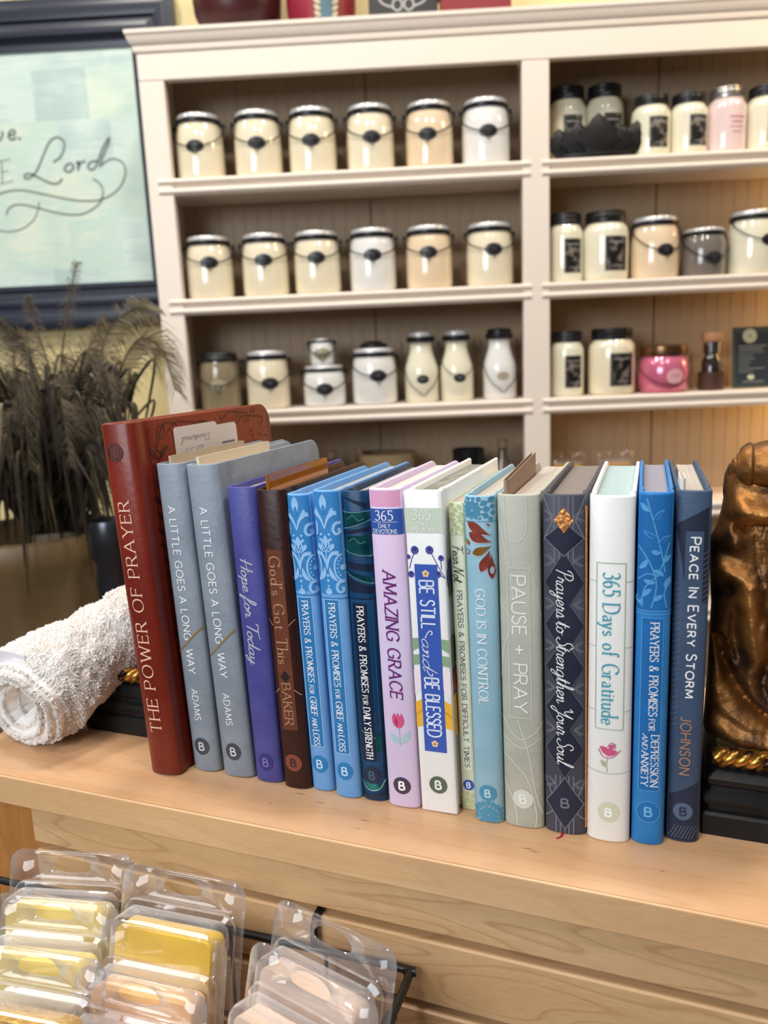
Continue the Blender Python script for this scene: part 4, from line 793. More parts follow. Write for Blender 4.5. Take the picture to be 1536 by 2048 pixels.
for k in range(24): y = 10 + k * 4; Ds.leaf('cover_relief', (y, 166), (y + 4, 171), 2.2, 2, .6)
Ds.build(B.t, {'cover_relief': mat('navy_relief', rgb(34, 60, 84), .4)})

# 9 pink
PINK = mat('pink_lilac_watercolour', rgb(216, 202, 232), .5, col2=rgb(222, 186, 216), cscale=16, bump=.12, bscale=900, bdist=.0004, det=2, contrast=(.45, .7))
B = book('pink and lilac hardback with a tulip and blue band', -.1419, .3708, 1.2, .1748, .0181, .108, PINK, .0034, .0022, page=mat('cream_page_edges', rgb(206, 196, 186), .8, bump=.4, bscale=260, btype='X', bdist=.0006)); D = B.D; H = 8.9
ROYAL = mat('royal_blue_band', rgb(44, 84, 168), .5)
D.rect('pink_head', -H, H, 165.4, 173.6, 1, 16, 4); D.rect('title_band', -H, H, 151.2, 164.3, 2, 16, 6); line(D, 'series_lettering', '365', 'serif', -.6, 158.4, 9.6, 5.0, .12); line(D, 'series_lettering', 'DAILY', 'sans', -.6, 154.6, 6.2, 2.1, .11); line(D, 'series_lettering', 'DEVOTIONS', 'sans', -.6, 151.7, 12.6, 2.1, .11)
D.ribbon('series_lettering', [(-7, 157.6), (6.2, 157.6)], .18, 4)
D.text('title_lettering', 'AMAZING GRACE', 'serif', 132.2, 62.9, .1, 6.6, .15, lay=3, slant=.12, thin=.5)
for s, bw in ((-2.1, 2.6), (0, 3.4), (2.1, 2.6)): D.leaf('tulip', (.2 + s * .25, 46.2), (.0 + s * .9, 54.6), bw, 3, -s * .4, .45)
D.leaf('tulip_shade', (-.6, 47), (-1.2, 52), 1.6, 4); D.ribbon('tulip_stem', [(.3, 46.4), (.6, 36)], .5, 3)
for s, tp in ((-1, 43), (1, 45)): D.leaf('tulip_leaf', (.6, 37.5), (.6 + s * 5.4, tp), 3.2, 2, s * -.8)
D.build(B.t, {'pink_head': mat('rose_pink_watercolour', rgb(230, 172, 204), .5, col2=rgb(222, 150, 188), cscale=60), 'title_band': ROYAL, 'series_lettering': WHITE_INK, 'title_lettering': mat('purple_lettering', rgb(106, 24, 110), .5), 'tulip': mat('tulip_pink', rgb(204, 66, 116), .5, col2=rgb(222, 96, 140), cscale=80), 'tulip_shade': mat('tulip_deep_pink', rgb(178, 40, 92), .5), 'tulip_stem': mat('pale_teal_leaf', rgb(168, 200, 204), .5), 'tulip_leaf': mat('pale_teal_leaf', rgb(168, 200, 204), .5)})
emblem(B, 13, 4.9, 4.9, mat('plum_emblem', rgb(66, 52, 76), .5), WHITE_INK, 0, .24, 4.4)
Ds = B.S; 
for q in (20, 44, 68): Ds.leaf('cover_flower', (q, 160), (q + 9, 170), 5, 2, 1)
Ds.build(B.t, {'cover_flower': mat('pale_yellow_flower', rgb(226, 206, 140), .5)})

# 10 white, square back
WHT = mat('white_laminated_board', rgb(240, 240, 238), .32); CRM = mat('cream_board', rgb(228, 218, 196), .5)
B = book('white square backed hardback with a long blue title strip and berries', -.1217, .3685, 1.27, .1741, .0200, .120, WHT, 0, .0024, round_c=.0, hinge=.0014, page=mat('grey_page_edges', rgb(176, 172, 160), .8, bump=.6, bscale=200, btype='X', bdist=.0008, col2=rgb(140, 142, 130), cscale=30, stretch=(8, 2, 1))); D = B.D
D.rect('series_band', -9.8, 9.8, 152.4, 165.1, 1); line(D, 'series_lettering', '365', 'serif', -.8, 159.2, 9.6, 5.0, .1); line(D, 'series_lettering', 'DAILY', 'sans', -.4, 155.8, 6.2, 2.1, .11); line(D, 'series_lettering', 'DEVOTIONS', 'sans', -.4, 152.8, 12.6, 2.1, .11)
D.rect('title_strip', -6.2, 5.8, 35, 136.4, 3, 8, 20)
for q in (131.6, 39.6):
    for k in range(5): a = 2 * PI * k / 5 + .3; D.disc('peach_blossom', -.4 + 1.1 * math.cos(a), q + 1.1 * math.sin(a), .85, .85, 5, 12, 2)
    D.disc('blossom_eye', -.4, q, .55, .55, 6, 10, 2)
for st, a, b in (('BE STILL', 127.9, 102.6), ('BE BLESSED', 76, 43.6)): D.text('title_lettering', st, 'sans', a, b, -.3, 7.4, .11, lay=5)
D.text('script_lettering', 'and', 'script', 97.5, 80.5, -.6, 7.6, .055, lay=5); D.ribbon('script_lettering', cr([(-2.6, 97.4, 0), (-1.0, 100.4, 0), (.6, 101.6, 0), (1.4, 100.2, 0), (.4, 99.4, 0)], 6), .45, 5); D.ribbon('script_lettering', cr([(-2.6, 80.4, 0), (-1.4, 78, 0), (.2, 77.2, 0), (.4, 78.6, 0)], 6), .45, 5)
for bu, bv, r in ((-5.6, 143.6, 2.1), (2.2, 143.8, 2.1), (8.0, 139.8, 1.5), (-9.2, 140, 1.2), (6.0, 131.4, 1.7), (-8.2, 131.0, 1.7)):
    D.disc('berry', bu, bv, r, r * 1.05, 2, 16, 3); D.disc('berry_eye', bu + .1, bv + .5, r * .42, r * .42, 4, 8, 2)
for P in ([(-8.9, 134, 0), (-7.4, 139, 0), (-6, 142, 0)], [(9.6, 129.5, 0), (6.6, 135, 0), (3, 142.4, 0)], [(8, 134, 0), (7.8, 138.6, 0)], [(9.6, 129.5, 0), (7, 131, 0)]): D.ribbon('berry_stem', cr(P, 6), .5, 2)
for s in (-1, 1):
    u0 = 5.8 if s > 0 else -6.2; D.quad('green_leaf', (u0, 92), (s * 9.8, 90), (s * 9.8, 97), (u0, 97.4), 2); D.quad('green_leaf', (u0, 83), (s * 9.8, 82.4), (s * 9.8, 88), (u0, 88.6), 2)
    D.quad('blush_petal', (u0, 70), (s * 9.8, 66), (s * 9.8, 80), (u0, 81), 2); D.quad('yellow_petal', (u0, 49), (s * 9.8, 48), (s * 9.8, 62), (u0, 64), 2); D.ribbon('yellow_shade', [(u0, 58), (s * 9.8, 55)], .7, 3)
D.build(B.t, {'series_band': mat('pale_sage_band', rgb(204, 216, 196), .4), 'series_lettering': WHITE_INK, 'title_strip': mat('cornflower_strip', rgb(58, 90, 178), .4), 'peach_blossom': mat('peach_blossom_print', rgb(240, 206, 162), .5), 'blossom_eye': mat('ochre_eye', rgb(150, 100, 40), .5), 'title_lettering': mat('ice_white_lettering', rgb(226, 236, 250), .5), 'script_lettering': WHITE_INK,
    'berry': mat('indigo_berry', rgb(72, 76, 160), .5), 'berry_eye': mat('dark_indigo', rgb(40, 42, 104), .5), 'berry_stem': mat('indigo_stem', rgb(96, 98, 170), .5), 'green_leaf': mat('sage_leaf_print', rgb(138, 168, 130), .5), 'blush_petal': mat('blush_print', rgb(240, 226, 230), .5), 'yellow_petal': mat('marigold_print', rgb(236, 176, 56), .5), 'yellow_shade': mat('deep_marigold', rgb(214, 146, 30), .5)})
emblem(B, 16.2, 4.9, 4.9, mat('olive_emblem', rgb(84, 100, 78), .5), WHITE_INK, .1, .24, 4.4)
Ds = B.S; Ds.quad('cover_print', (3, 43), (24, 43), (24, 66), (3, 66), 1); Ds.quad('cover_leaf_marking', (3, 82), (20, 84), (20, 97), (3, 97), 1); Ds.leaf('cover_leaf_marking', (4, 118), (20, 132), 8, 1, 1); Ds.leaf('cover_berry', (3, 124), (9, 138), 6, 2, 1); Ds.leaf('cover_red', (4, 68), (18, 82), 9, 2, 1)
Ds.build(B.t, {'cover_print': mat('marigold_print', rgb(236, 176, 56), .5), 'cover_leaf_marking': mat('olive_leaf_print', rgb(82, 98, 66), .5), 'cover_berry': mat('dark_indigo', rgb(40, 42, 104), .5), 'cover_red': mat('cover_red_flower', rgb(178, 52, 48), .5)})

# 11 thin paperback
B = book('thin pale green paperback squeezed between white and aqua books', -.1076, .3765, 1.15, .167, .0078, .110, mat('pale_sage_paper', rgb(216, 218, 192), .5, col2=rgb(206, 210, 178), cscale=90), 0, .0006, round_c=.0, hinge=.0, recess=.0004, page=mat('grey_paper_edges', rgb(170, 162, 150), .8)); D = B.D
def mums(D, key, cx, cy, rings, u0, u1, v0, v1):
    for r0, r1, nn_, wd, ph in rings:
        for k in range(nn_):
            a = 2 * PI * k / nn_ + ph; p0 = (cx + r0 * math.cos(a), cy + r0 * math.sin(a)); p1 = (cx + r1 * math.cos(a), cy + r1 * math.sin(a))
            if not (u0 <= p0[0] <= u1 and v0 <= p0[1] <= v1): continue
            k_ = 1.0
            for i_, lo, hi in ((0, u0, u1), (1, v0, v1)):
                d_ = p1[i_] - p0[i_]
                if p1[i_] > hi: k_ = min(k_, (hi - p0[i_]) / d_)
                if p1[i_] < lo: k_ = min(k_, (lo - p0[i_]) / d_)
            if (r1 - r0) * k_ > 1.3: D.leaf(key, p0, (p0[0] + (p1[0] - p0[0]) * k_, p0[1] + (p1[1] - p0[1]) * k_), wd * (.5 + .5 * k_), 3, 0, .62)
mums(D, 'petal_print', 4, 159, ((1, 4, 9, 1.6, .1), (4.3, 7.6, 15, 2.0, .3), (7.8, 11.4, 20, 2.4, .1)), -3.8, 3.8, 151, 166.6); mums(D, 'petal_print', -1, 3, ((1, 4, 9, 1.6, .1), (4.3, 7.4, 15, 1.8, .3)), -3.8, 3.8, .4, 10)
D.ribbon('rule_line', [(-3.8, 150.6), (3.8, 150.6)], .3, 3); D.text('script_lettering', 'Fear Not', 'script', 145.5, 126.2, 0, 5.4, .085, lay=4)
D.rect('title_panel', -2.2, 2.2, 23, 123, 1, 6, 20); D.text('title_lettering', 'PRAYERS & PROMISES FOR DIFFICULT TIMES', 'serif', 121.4, 24.4, 0, 2.6, .13, lay=4)
D.build(B.t, {'petal_print': mat('leaf_green_print', rgb(186, 194, 140), .5), 'rule_line': mat('sage_rule', rgb(160, 170, 130), .5), 'script_lettering': mat('dark_green_lettering', rgb(44, 50, 42), .5), 'title_panel': mat('pale_panel', rgb(224, 226, 206), .5), 'title_lettering': mat('dark_green_lettering', rgb(44, 50, 42), .5)})
emblem(B, 14.3, 3.0, 3.0, ROYAL, WHITE_INK, .2, .22, 2.8)

# 12 aqua
AQ = leather('aqua_leatherette', rgb(150, 190, 206), rgb(140, 180, 198), 420, .2, .42); MUM = mat('teal_petal_print', rgb(72, 140, 172), .45)
B = book('aqua book with red and gold foil petals, right of the thin paperback', -.0950, .3721, .75, .1722, .0155, .115, AQ, .0046, .0016, yaw=CYAW + math.radians(.5)); D = B.D; H = 7.6
D.rect('petal_ground', -H, H, 160.4, 171.6, 1, 14, 4)
mums(D, 'petal_print', -3.2, 165.0, ((.4, 5.0, 10, 2.6, .2), (4.6, 8.6, 14, 2.9, .1), (8.4, 12.4, 20, 2.9, .2)), -H * .97, H * .97, 160.6, 171.5)
mums(D, 'petal_print', 0, 4.2, ((.5, 5.0, 12, 2.2, .2), (4.6, 8.2, 17, 2.3, .1)), -H * .97, H * .97, .6, 12.4)
D.ribbon('rule_line', [(-H, 159.6), (H, 159.6)], .35, 3)
RF = mat('red_brown_foil', rgb(164, 82, 68), .3, metal=.3, col2=rgb(140, 62, 52), cscale=150); GF = mat('gold_brown_foil', rgb(190, 140, 70), .28, metal=.6, col2=rgb(160, 112, 50), cscale=150)
for key, b_, t_, w_, bd in (('red_petal', (5.8, 152.6), (-5.6, 159.4), 4.6, .6), ('red_petal', (5.9, 149.3), (-5.0, 153.8), 5.2, .5), ('gold_petal', (5.6, 147.6), (-3.6, 143.6), 4.2, .4), ('red_petal', (4.8, 145.4), (.2, 134.6), 4.6, .3), ('red_petal', (5.3, 143.6), (5.5, 131), 3.4, 0), ('red_petal', (-7.4, 145.8), (-5.8, 143), 3.6, 0), ('gold_petal', (-7.4, 151.2), (-5.0, 147.8), 2.2, 0), ('red_petal', (3.4, 158.6), (5.2, 157.4), 1.0, 0)):
    D.leaf(key, b_, t_, w_, 3, bd, .66); D.leaf('petal_edge', (b_[0] - .1, b_[1] - .35), (t_[0] - .3, t_[1] - .5), w_ + .3, 2, bd, .66)
D.text('title_lettering', 'GOD IS IN CONTROL', 'serif', 125.6, 65.2, -.2, 4.7, .12, lay=4)
D.build(B.t, {'petal_ground': mat('aqua_ground', rgb(164, 206, 222), .45), 'petal_print': MUM, 'rule_line': MUM, 'red_petal': RF, 'gold_petal': GF, 'petal_edge': mat('white_foil_edge', rgb(226, 232, 238), .3, metal=.4), 'title_lettering': WHITE_INK})
emblem(B, 16.6, 4.5, 4.5, MUM, mat('aqua_print', rgb(190, 220, 232), .5), .1)

# 13 stone grey
ST = leather('stone_linen', rgb(186, 187, 174), rgb(174, 176, 162), 700, .3, .55)
B = book('stone grey linen book with a raised boxed title, left of the dark diamond book', -.0769, .3729, .55, .173, .0205, .118, ST, .0046, .0017, gapL=.003, yaw=CYAW + math.radians(1.1)); D = B.D; LINE = mat('pale_stone_relief', rgb(206, 208, 196), .45)
for P in ([(-6.5, 172, 0), (-5.5, 150, 0), (-3, 130, 0)], [(-9.6, 166, 0), (-6, 144, 0), (-2.6, 122, 0)], [(4, 172.4, 0), (4.4, 158, 0), (1.6, 151, 0), (-3.4, 150, 0)], [(-9.8, 120, 0), (-4, 110, 0), (-8, 96, 0), (-9.6, 80, 0)], [(5.2, 138, 0), (8, 126, 0), (9.8, 112, 0)],
          [(-9.6, 60, 0), (-2, 49, 0), (6, 52, 0), (9.8, 58, 0)], [(-9.6, 50, 0), (0, 44, 0), (9.6, 50, 0)], [(-2, 59, 0), (3, 42, 0), (6, 22, 0), (9.4, 8, 0)], [(-9, 40, 0), (2, 28, 0), (6.4, 10, 0), (6, 1, 0)], [(-9.6, 26, 0), (-4, 12, 0), (-3, 1, 0)]):
    D.ribbon('raised_vine', cr(P, 8), .55, 2)
D.frame('title_box', -5.4, 5.2, 60.2, 137.2, .45, 3); D.text('title_lettering', 'PAUSE + PRAY', 'sans', 133.4, 63.2, -.1, 6.6, .095, lay=3)
D.build(B.t, {'raised_vine': LINE, 'title_box': LINE, 'title_lettering': WHITE_INK}); emblem(B, 16.2, 5.1, 5.3, mat('pale_stone_emblem', rgb(208, 210, 198), .5), mat('stone_print', rgb(236, 236, 228), .5), .0)

# 14 charcoal diamonds
CH = leather('charcoal_linen', rgb(74, 76, 88), rgb(64, 66, 78), 700, .3, .5); DI = leather('midnight_diamond', rgb(40, 44, 62), rgb(34, 38, 54), 700, .25, .5); GL = mat('pewter_relief_line', rgb(120, 122, 134), .4); CO = mat('copper_foil', rgb(222, 150, 88), .28, metal=.6, bump=.9, bscale=450, bdist=.0015)
B = book('charcoal book with a chain of dark diamonds and white script title', -.0562, .3736, .25, .1735, .0205, .118, CH, .0044, .0018, gapL=.0, yaw=CYAW + math.radians(1.9), page=mat('dusk_page_edges', rgb(132, 122, 116), .8, bump=.8, bscale=120, btype='Y', bdist=.001)); D = B.D; H = 9.6
for u in (-4.4, -2.2, 2.0, 4.2): D.ribbon('relief_line', [(u, 172.6), (u, 140)], .5, 2)
for u in (-4.4, -2.2, 0, 2.0, 4.2): D.ribbon('relief_line', [(u, 32), (u, .6)], .5, 2)
for (a, b) in (((-H, 173), (-5, 160)), ((H, 173), (5, 160)), ((-H, 151), (-5, 162)), ((H, 151), (5, 162)), ((-H, 30), (0, 3)), ((H, 30), (0, 3)), ((-H, 8), (-4, 14)), ((H, 8), (4, 14))): D.ribbon('relief_line', [a, b], .5, 2)
for c, hh in ((152.5, 8.5), (131, 15), (109.8, 15), (88.6, 15), (67.4, 15), (46, 15), (17, 14)):
    e = 9.0; D.quad('diamond', (-e, c), (0, c - hh), (e, c), (0, c + hh), 3, 12, 12)
    for s in (-1, 1): D.ribbon('relief_line', [(0, c + hh), (s * e, c), (0, c - hh)], .4, 4 if hh < 15 else 2); D.ribbon('relief_line', [(s * e, c + 8), (s * 5.2, c + 10.6), (s * e, c + 13)], .4, 2); D.ribbon('relief_line', [(s * (e - 1.2), c + 7.6), (s * 4.4, c + 10.6), (s * (e - 1.2), c + 13.6)], .4, 2)
D.quad('gold_diamond', (-4.4, 161.4), (0, 155.1), (4.4, 161.4), (0, 167.6), 5, 8, 8); D.quad('copper_edge', (9.2, 4), (9.95, 4), (9.95, 168), (9.2, 168), 6, 3, 20)
D.text('title_lettering', 'Prayers to Strengthen Your Soul', 'script', 138, 38.5, .2, 7.6, .062, lay=6)
D.text('emblem_letter', 'B', 'sans', 14.8, 14.8 + 3.3, 0, 4.6, .2, 'h', 5)
D.build(B.t, {'relief_line': GL, 'diamond': DI, 'gold_diamond': CO, 'copper_edge': CO, 'title_lettering': WHITE_INK, 'emblem_letter': mat('pewter_print', rgb(112, 112, 122), .5)})
m = MB(); m.tube([(-.001, -.0028, .0004), (-.0015, -.0075, .0002), (-.0035, -.0095, .0002)], .0006, 6, flat=.4); m.build('ribbon_marker', mat('crimson_ribbon', rgb(170, 24, 54), .5), B.t)

# 15 white gratitude
B = book('thick white rounded book with boxed teal title and raspberry tulip', -.0356, .3739, -.1, .1734, .0205, .120, mat('white_leatherette', rgb(238, 238, 233), .42, bump=.1, bscale=500), .0052, .0020, yaw=CYAW + math.radians(2.8), page=mat('pale_aqua_page_edges', rgb(160, 182, 184), .8, bump=.3, bscale=300, btype='X', bdist=.0004)); D = B.D; H = 9.8
PL = mat('sage_rule_line', rgb(170, 180, 166), .5); TQ = mat('turquoise_lettering', rgb(74, 158, 176), .5)
for v in (133.1, 101.2, 69.2, 37.3):
    if v > 60: D.ribbon('rule_line', [(-H, v), (-6.6, v)], .35, 2); D.ribbon('rule_line', [(6.6, v), (H, v)], .35, 2)
    else: D.ribbon('rule_line', cr([(-H, v + .6, 0), (0, v - .6, 0), (H, v + .6, 0)], 6), .35, 2)
D.frame('title_box', -6.4, 6.4, 59.8, 142, .45, 2); D.text('title_lettering', '365 Days of Gratitude', 'serif', 137.5, 62.2, .2, 7.4, .125, lay=3, thin=.35)
for b_, t_, w_, bd in (((-.4, 46), (-4.2, 50.6), 3.2, -.8), ((-.4, 46), (4, 48.4), 3.2, .8), ((-.2, 47.6), (.6, 50), 2.2, 0), ((.4, 49), (2.6, 52.2), 2.0, .4)): D.leaf('tulip', b_, t_, w_, 3, bd, .5)
for P in ([(-4.8, 49.4, 0), (-2.4, 45.4, 0), (1.8, 45.6, 0), (5.4, 49.6, 0)], [(-.6, 50.8, 0), (1.2, 53, 0), (3, 52, 0), (2.4, 50, 0)]): D.ribbon('tulip_line', cr(P, 6), .35, 4)
D.ribbon('tulip_stem', [(-.6, 45), (-1.0, 41.6), (-.6, 37.6)], .4, 3); D.leaf('tulip_stem', (-.9, 40), (-3.6, 43.6), 2.2, 3)
D.build(B.t, {'rule_line': PL, 'title_box': PL, 'title_lettering': TQ, 'tulip': mat('raspberry_tulip', rgb(206, 86, 130), .5), 'tulip_line': mat('raspberry_line', rgb(180, 48, 100), .5), 'tulip_stem': mat('sage_stem', rgb(172, 182, 156), .5)})
emblem(B, 16.2, 5.0, 5.2, mat('pale_sage_emblem', rgb(206, 208, 182), .5), WHITE_INK, .2, .26, 4.0)
# 16 bright blue
AZ = leather('azure_leatherette', rgb(46, 128, 196), rgb(38, 118, 186), 420, .28, .45); AZ2 = leather('azure_panel', rgb(32, 108, 176), rgb(28, 100, 166), 500, .15, .5); AZL = mat('azure_relief', rgb(84, 158, 214), .42)
B = book('bright azure book with embossed leaf vines, left of the dark navy book', -.0172, .3769, -.22, .1749, .0155, .112, AZ, .0048, .0018, yaw=CYAW + math.radians(3.4), page=mat('violet_grey_page_edges', rgb(140, 138, 150), .8, bump=.3, bscale=300, btype='X', bdist=.0004)); D = B.D; H = 7.6
D.rect('vine_ground', -H * .99, H * .99, 119.6, 173.6, 1, 16, 20)
for P in ([(-4, 172, 0), (0, 158, 0), (3, 146, 0), (4.4, 138, 0)], [(-7, 150, 0), (-2, 142, 0), (1, 132, 0), (-1, 120.6, 0)], [(6, 152, 0), (2, 138, 0), (-4, 130, 0), (-5, 121, 0)], [(7, 134, 0), (4.4, 128, 0), (5.6, 121, 0)], [(-7, 134, 0), (-3, 137, 0), (2, 136, 0)]): D.ribbon('vine_relief', cr(P, 7), .6, 3)
for b_, t_ in (((-2.6, 166), (-6.4, 170)), ((-1, 161), (3.6, 167)), ((1, 154), (-5, 157)), ((1.6, 151), (6.6, 155)), ((2.6, 147), (-1.6, 148)), ((3.6, 142), (6.8, 146)), ((-3, 144), (-6.6, 139)), ((-.6, 139), (4, 136)), ((.6, 133), (-4.6, 134)), ((4.6, 130), (6.8, 136)), ((-4.6, 126), (-1, 130)), ((0, 124), (4, 127)), ((-5, 122), (-7, 127))): D.leaf('vine_relief', b_, t_, 2.3, 3, .4, .5)
for b_, t_ in (((-1, 161), (3.2, 166.4)), ((1, 154), (-4.4, 156.8)), ((1.6, 151), (6.2, 154.6))): D.leaf('leaf_hollow', b_, t_, 1.5, 4, .4, .5)
for q in (119.4, 117.8): D.ribbon('vine_relief', [(-H, q), (H, q)], .45, 3)
D.rect('title_panel', -4.6, 4.4, 29, 115.7, 2, 10, 20); D.frame('panel_line', -4.8, 4.6, 28.8, 116, .35, 3)
D.text('title_lettering', 'PRAYERS & PROMISES', 'serif', 113.7, 67.5, .9, 3.7, .13, lay=4); D.text('title_lettering', 'FOR', 'serif', 66, 60.2, .6, 2.6, .14, lay=4); D.text('title_lettering', 'DEPRESSION', 'serif', 57.9, 31.2, 2.3, 3.3, .13, lay=4); D.text('title_lettering', 'AND', 'serif', 58.2, 50.6, -2.2, 2.2, .14, lay=4, slant=.2); D.text('title_lettering', 'ANXIETY', 'serif', 49.4, 31.2, -2.0, 3.0, .14, lay=4)
D.build(B.t, {'vine_ground': AZ2, 'vine_relief': AZL, 'leaf_hollow': AZ2, 'title_panel': AZ2, 'panel_line': AZL, 'title_lettering': WHITE_INK})
emblem(B, 17.8, 5.0, 5.3, AZ2, mat('azure_print', rgb(110, 176, 222), .5), .0); d2 = Deco(B.D.M); d2.ribbon('emblem_ring', [(5.3 * math.cos(k * PI / 16), 17.8 + 5.6 * math.sin(k * PI / 16)) for k in range(33)], .35, 4); d2.build(B.t, {'emblem_ring': AZL})
# 17 dark navy
NV = leather('navy_suede', rgb(66, 86, 112), rgb(58, 76, 102), 500, .35, .6); NV2 = leather('midnight_suede', rgb(38, 46, 66), rgb(34, 40, 58), 500, .3, .6); HAT = mat('slate_hatching', rgb(98, 112, 130), .5)
B = book('dark navy book at the right end of the row against the gilded bookend', -.0013, .3839, -.25, .1747, .0156, .108, NV, .0046, .0020, yaw=CYAW + math.radians(3.9), gapL=.002); D = B.D; H = 7.5
D.quad('panel_marking', (-1.6, 122), (H, 122), (H, 168), (-7.4, 159), 1, 10, 12); D.quad('slate_panel', (-3.2, 60), (H * .6, 60), (H * .6, 156), (-3.2, 156), 2, 10, 12)
D.quad('panel_marking', (-H, .8), (H, .8), (H, 33), (-H, 24), 1, 12, 6)
for k in range(26): v = 60 + k * 2.8; D.ribbon('hatching', [(-H, v), (-4.2, v + 2.2)], .28, 2)
for k in range(10): v = 122 + k * 2.6; D.ribbon('hatching', [(4.6, v), (H, v + 2)], .28, 3)
for k in range(8): u = -5 + k * 1.5; D.ribbon('hatching', [(u - 1.6, 2), (u + 1.6, 9)], .25, 3)
D.text('title_lettering', 'Peace In Every Storm', 'sans', 153.2, 75.8, 1.0, 4.2, .15, lay=4, track=.24); D.text('author_lettering', 'JOHNSON', 'sans', 65.7, 36.2, -.2, 4.4, .10, lay=4, track=.26)
D.build(B.t, {'panel_marking': NV2, 'slate_panel': NV, 'hatching': HAT, 'title_lettering': WHITE_INK, 'author_lettering': mat('copper_lettering', rgb(196, 136, 96), .45)})
emblem(B, 16.6, 4.4, 4.6, mat('slate_emblem', rgb(78, 96, 120), .5), NV2, -.2)

# ------------------------------------------------------------------ folded slips and price cards tucked between the books
def slip(label, a, n, z0, z1, L, mt, lean, gap=.0024, dz=0.0, yaw=CYAW):
    t = thing('folded_slip', label, 'paper slip', W(a, n, z0), 'folded slips tucked into the books', (0, -math.radians(lean), yaw)); m = MB(); g = gap / 2; th = .00035; pts = []
    prof = [(-g, L, dz), (-g, L * .5, dz * .5), (-g, g * 1.5, 0)] + [(-g * math.cos(PI * k / 10), g * 1.5 - g * 1.6 * math.sin(PI * k / 10), 0) for k in range(1, 10)] + [(g, g * 1.5, 0), (g, L * .5, dz * .5), (g, L, dz)]
    R = []
    for i, (x, y, dd) in enumerate(prof):
        p0, p1 = prof[max(0, i - 1)], prof[min(len(prof) - 1, i + 1)]; tn = Vector((p1[0] - p0[0], p1[1] - p0[1])).normalized(); q = Vector((-tn.y, tn.x)) * th
        R.append([(x, y, 0), (x, y, z1 - z0 + dd), (x + q.x, y + q.y, z1 - z0 + dd), (x + q.x, y + q.y, 0)])
    m.rings(R, True, True, True); m.build('slip', mt, t, smooth=True, angle=50); return t
KRAFT = mat('kraft_slip_paper', rgb(196, 176, 150), .7); CREAMP = mat('cream_slip_paper', rgb(230, 212, 182), .7); WHITEP = mat('white_slip_paper', rgb(226, 222, 214), .6)
def top_a(a, lean, z): return a - math.tan(math.radians(lean)) * z
slip('folded tan slip standing out of the left grey book', top_a(-.2688, 2.1, .150) - .0046, .3785, 1.050, 1.0890, .080, KRAFT, 2.1)
slip('folded cream slip standing out of the right grey book', top_a(-.2467, 2.35, .150) - .0072, .3785, 1.050, 1.0885, .080, CREAMP, 2.35)
slip('amber clear slip standing out of the dark brown book', top_a(-.2071, 1.5, .150) - .0052, .3765, 1.048, 1.0790, .075, mat('amber_clear_film', rgb(176, 106, 30), .15, metal=.2, coat=.6), 1.5)
slip('folded brown slip rising from the stone grey book', top_a(-.0769, .55, .150) - .0072, .3770, 1.048, 1.0785, .080, mat('brown_slip_paper', rgb(160, 132, 112), .7), .6, dz=.0035, yaw=CYAW + math.radians(1.1))
slip('tiny white slip between the navy book and the azure book', top_a(-.0013, -.25, .150) - .0050, .384, 1.048, 1.0795, .02, WHITEP, -.25, yaw=CYAW + math.radians(3.9))
def card(label, a, n, z0, z1, L, lean, dy):
    t = thing('price_card', label, 'card', W(a, n, z0), None, (0, -math.radians(lean), CYAW)); m = MB(); r = .003; H_ = z1 - z0; o = []
    for cy, cz, a0 in ((L - r, r, -PI / 2), (L - r, H_ - r, 0), (r, H_ - r, PI / 2), (r, r, PI)):
        for k in range(6): q = a0 + PI / 2 * k / 5; o.append((cy + r * math.cos(q), cz + r * math.sin(q)))
    m.rings([[(x, y, z) for y, z in o] for x in (0, .0004)], True, True, True); m.build('card', mat('white_price_card', rgb(232, 222, 216), .6), t); return t, Deco(lambda u, v, o_: Vector((.0004 + o_, u, v)))
INKB = mat('pencil_ink', rgb(96, 84, 92), .6)
t, d = card('white handwritten price card standing between the red book and the left grey book', -.28640, .3965, 1.045, 1.1035, .046, 2.7, 0)
# the writing stands upside down
d.text('handwriting', 'Devotional', 'script', 52.0, 52.0 + 30, 22, 4.2, .06, 'hr', 3); d.text('handwriting', '2/.99', 'script', 45, 45 + 19, 19, 5.4, .06, 'hr', 3); d.build(t, {'handwriting': INKB})
t, d = card('smaller white card with a grey code line behind the handwritten card', -.28680, .430, 1.045, 1.1010, .036, 2.7, 0)
for k in range(11): d.rect('code_line', 17 + k * 1.4, 17.9 + k * 1.4, 43.2, 44.6, 2, 1, 1)
d.build(t, {'code_line': INKB})
# ------------------------------------------------------------------ maple display counter with slatwall front
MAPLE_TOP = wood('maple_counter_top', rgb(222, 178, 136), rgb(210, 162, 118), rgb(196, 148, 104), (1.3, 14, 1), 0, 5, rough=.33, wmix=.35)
MAPLE_EDGE = wood('maple_edge_band', rgb(232, 190, 142), rgb(222, 174, 124), rgb(208, 156, 106), (1.5, 14, 14), 0, 4, rough=.4, wmix=.3)
MAPLE_SLAT = wood('maple_slatwall', rgb(228, 188, 140), rgb(218, 174, 124), rgb(186, 138, 90), (1.5, 6, 8), 0, 9, rough=.42, wmix=.55)
counter = thing('display_counter', 'maple display counter with slatwall front carrying the row of books', 'counter', W(-.15, .33, 0), rot=(0, 0, CYAW))
def cbox(name, mt, a0, a1, n0, n1, z0, z1, bev=.0012):
    m = MB(); m.box(a0 + .15, a1 + .15, n0 - .33, n1 - .33, z0, z1); return m.build(name, mt, counter, bevel=bev)
cbox('counter_top', MAPLE_TOP, -.434, .55, .3300, .575, .8813, .90, .0)
cbox('edge_band', MAPLE_EDGE, -.434, .55, .3285, .3300, .8813, .90, .0007)
m = MB(); zs = [(.8813, 0)]; z = .8542
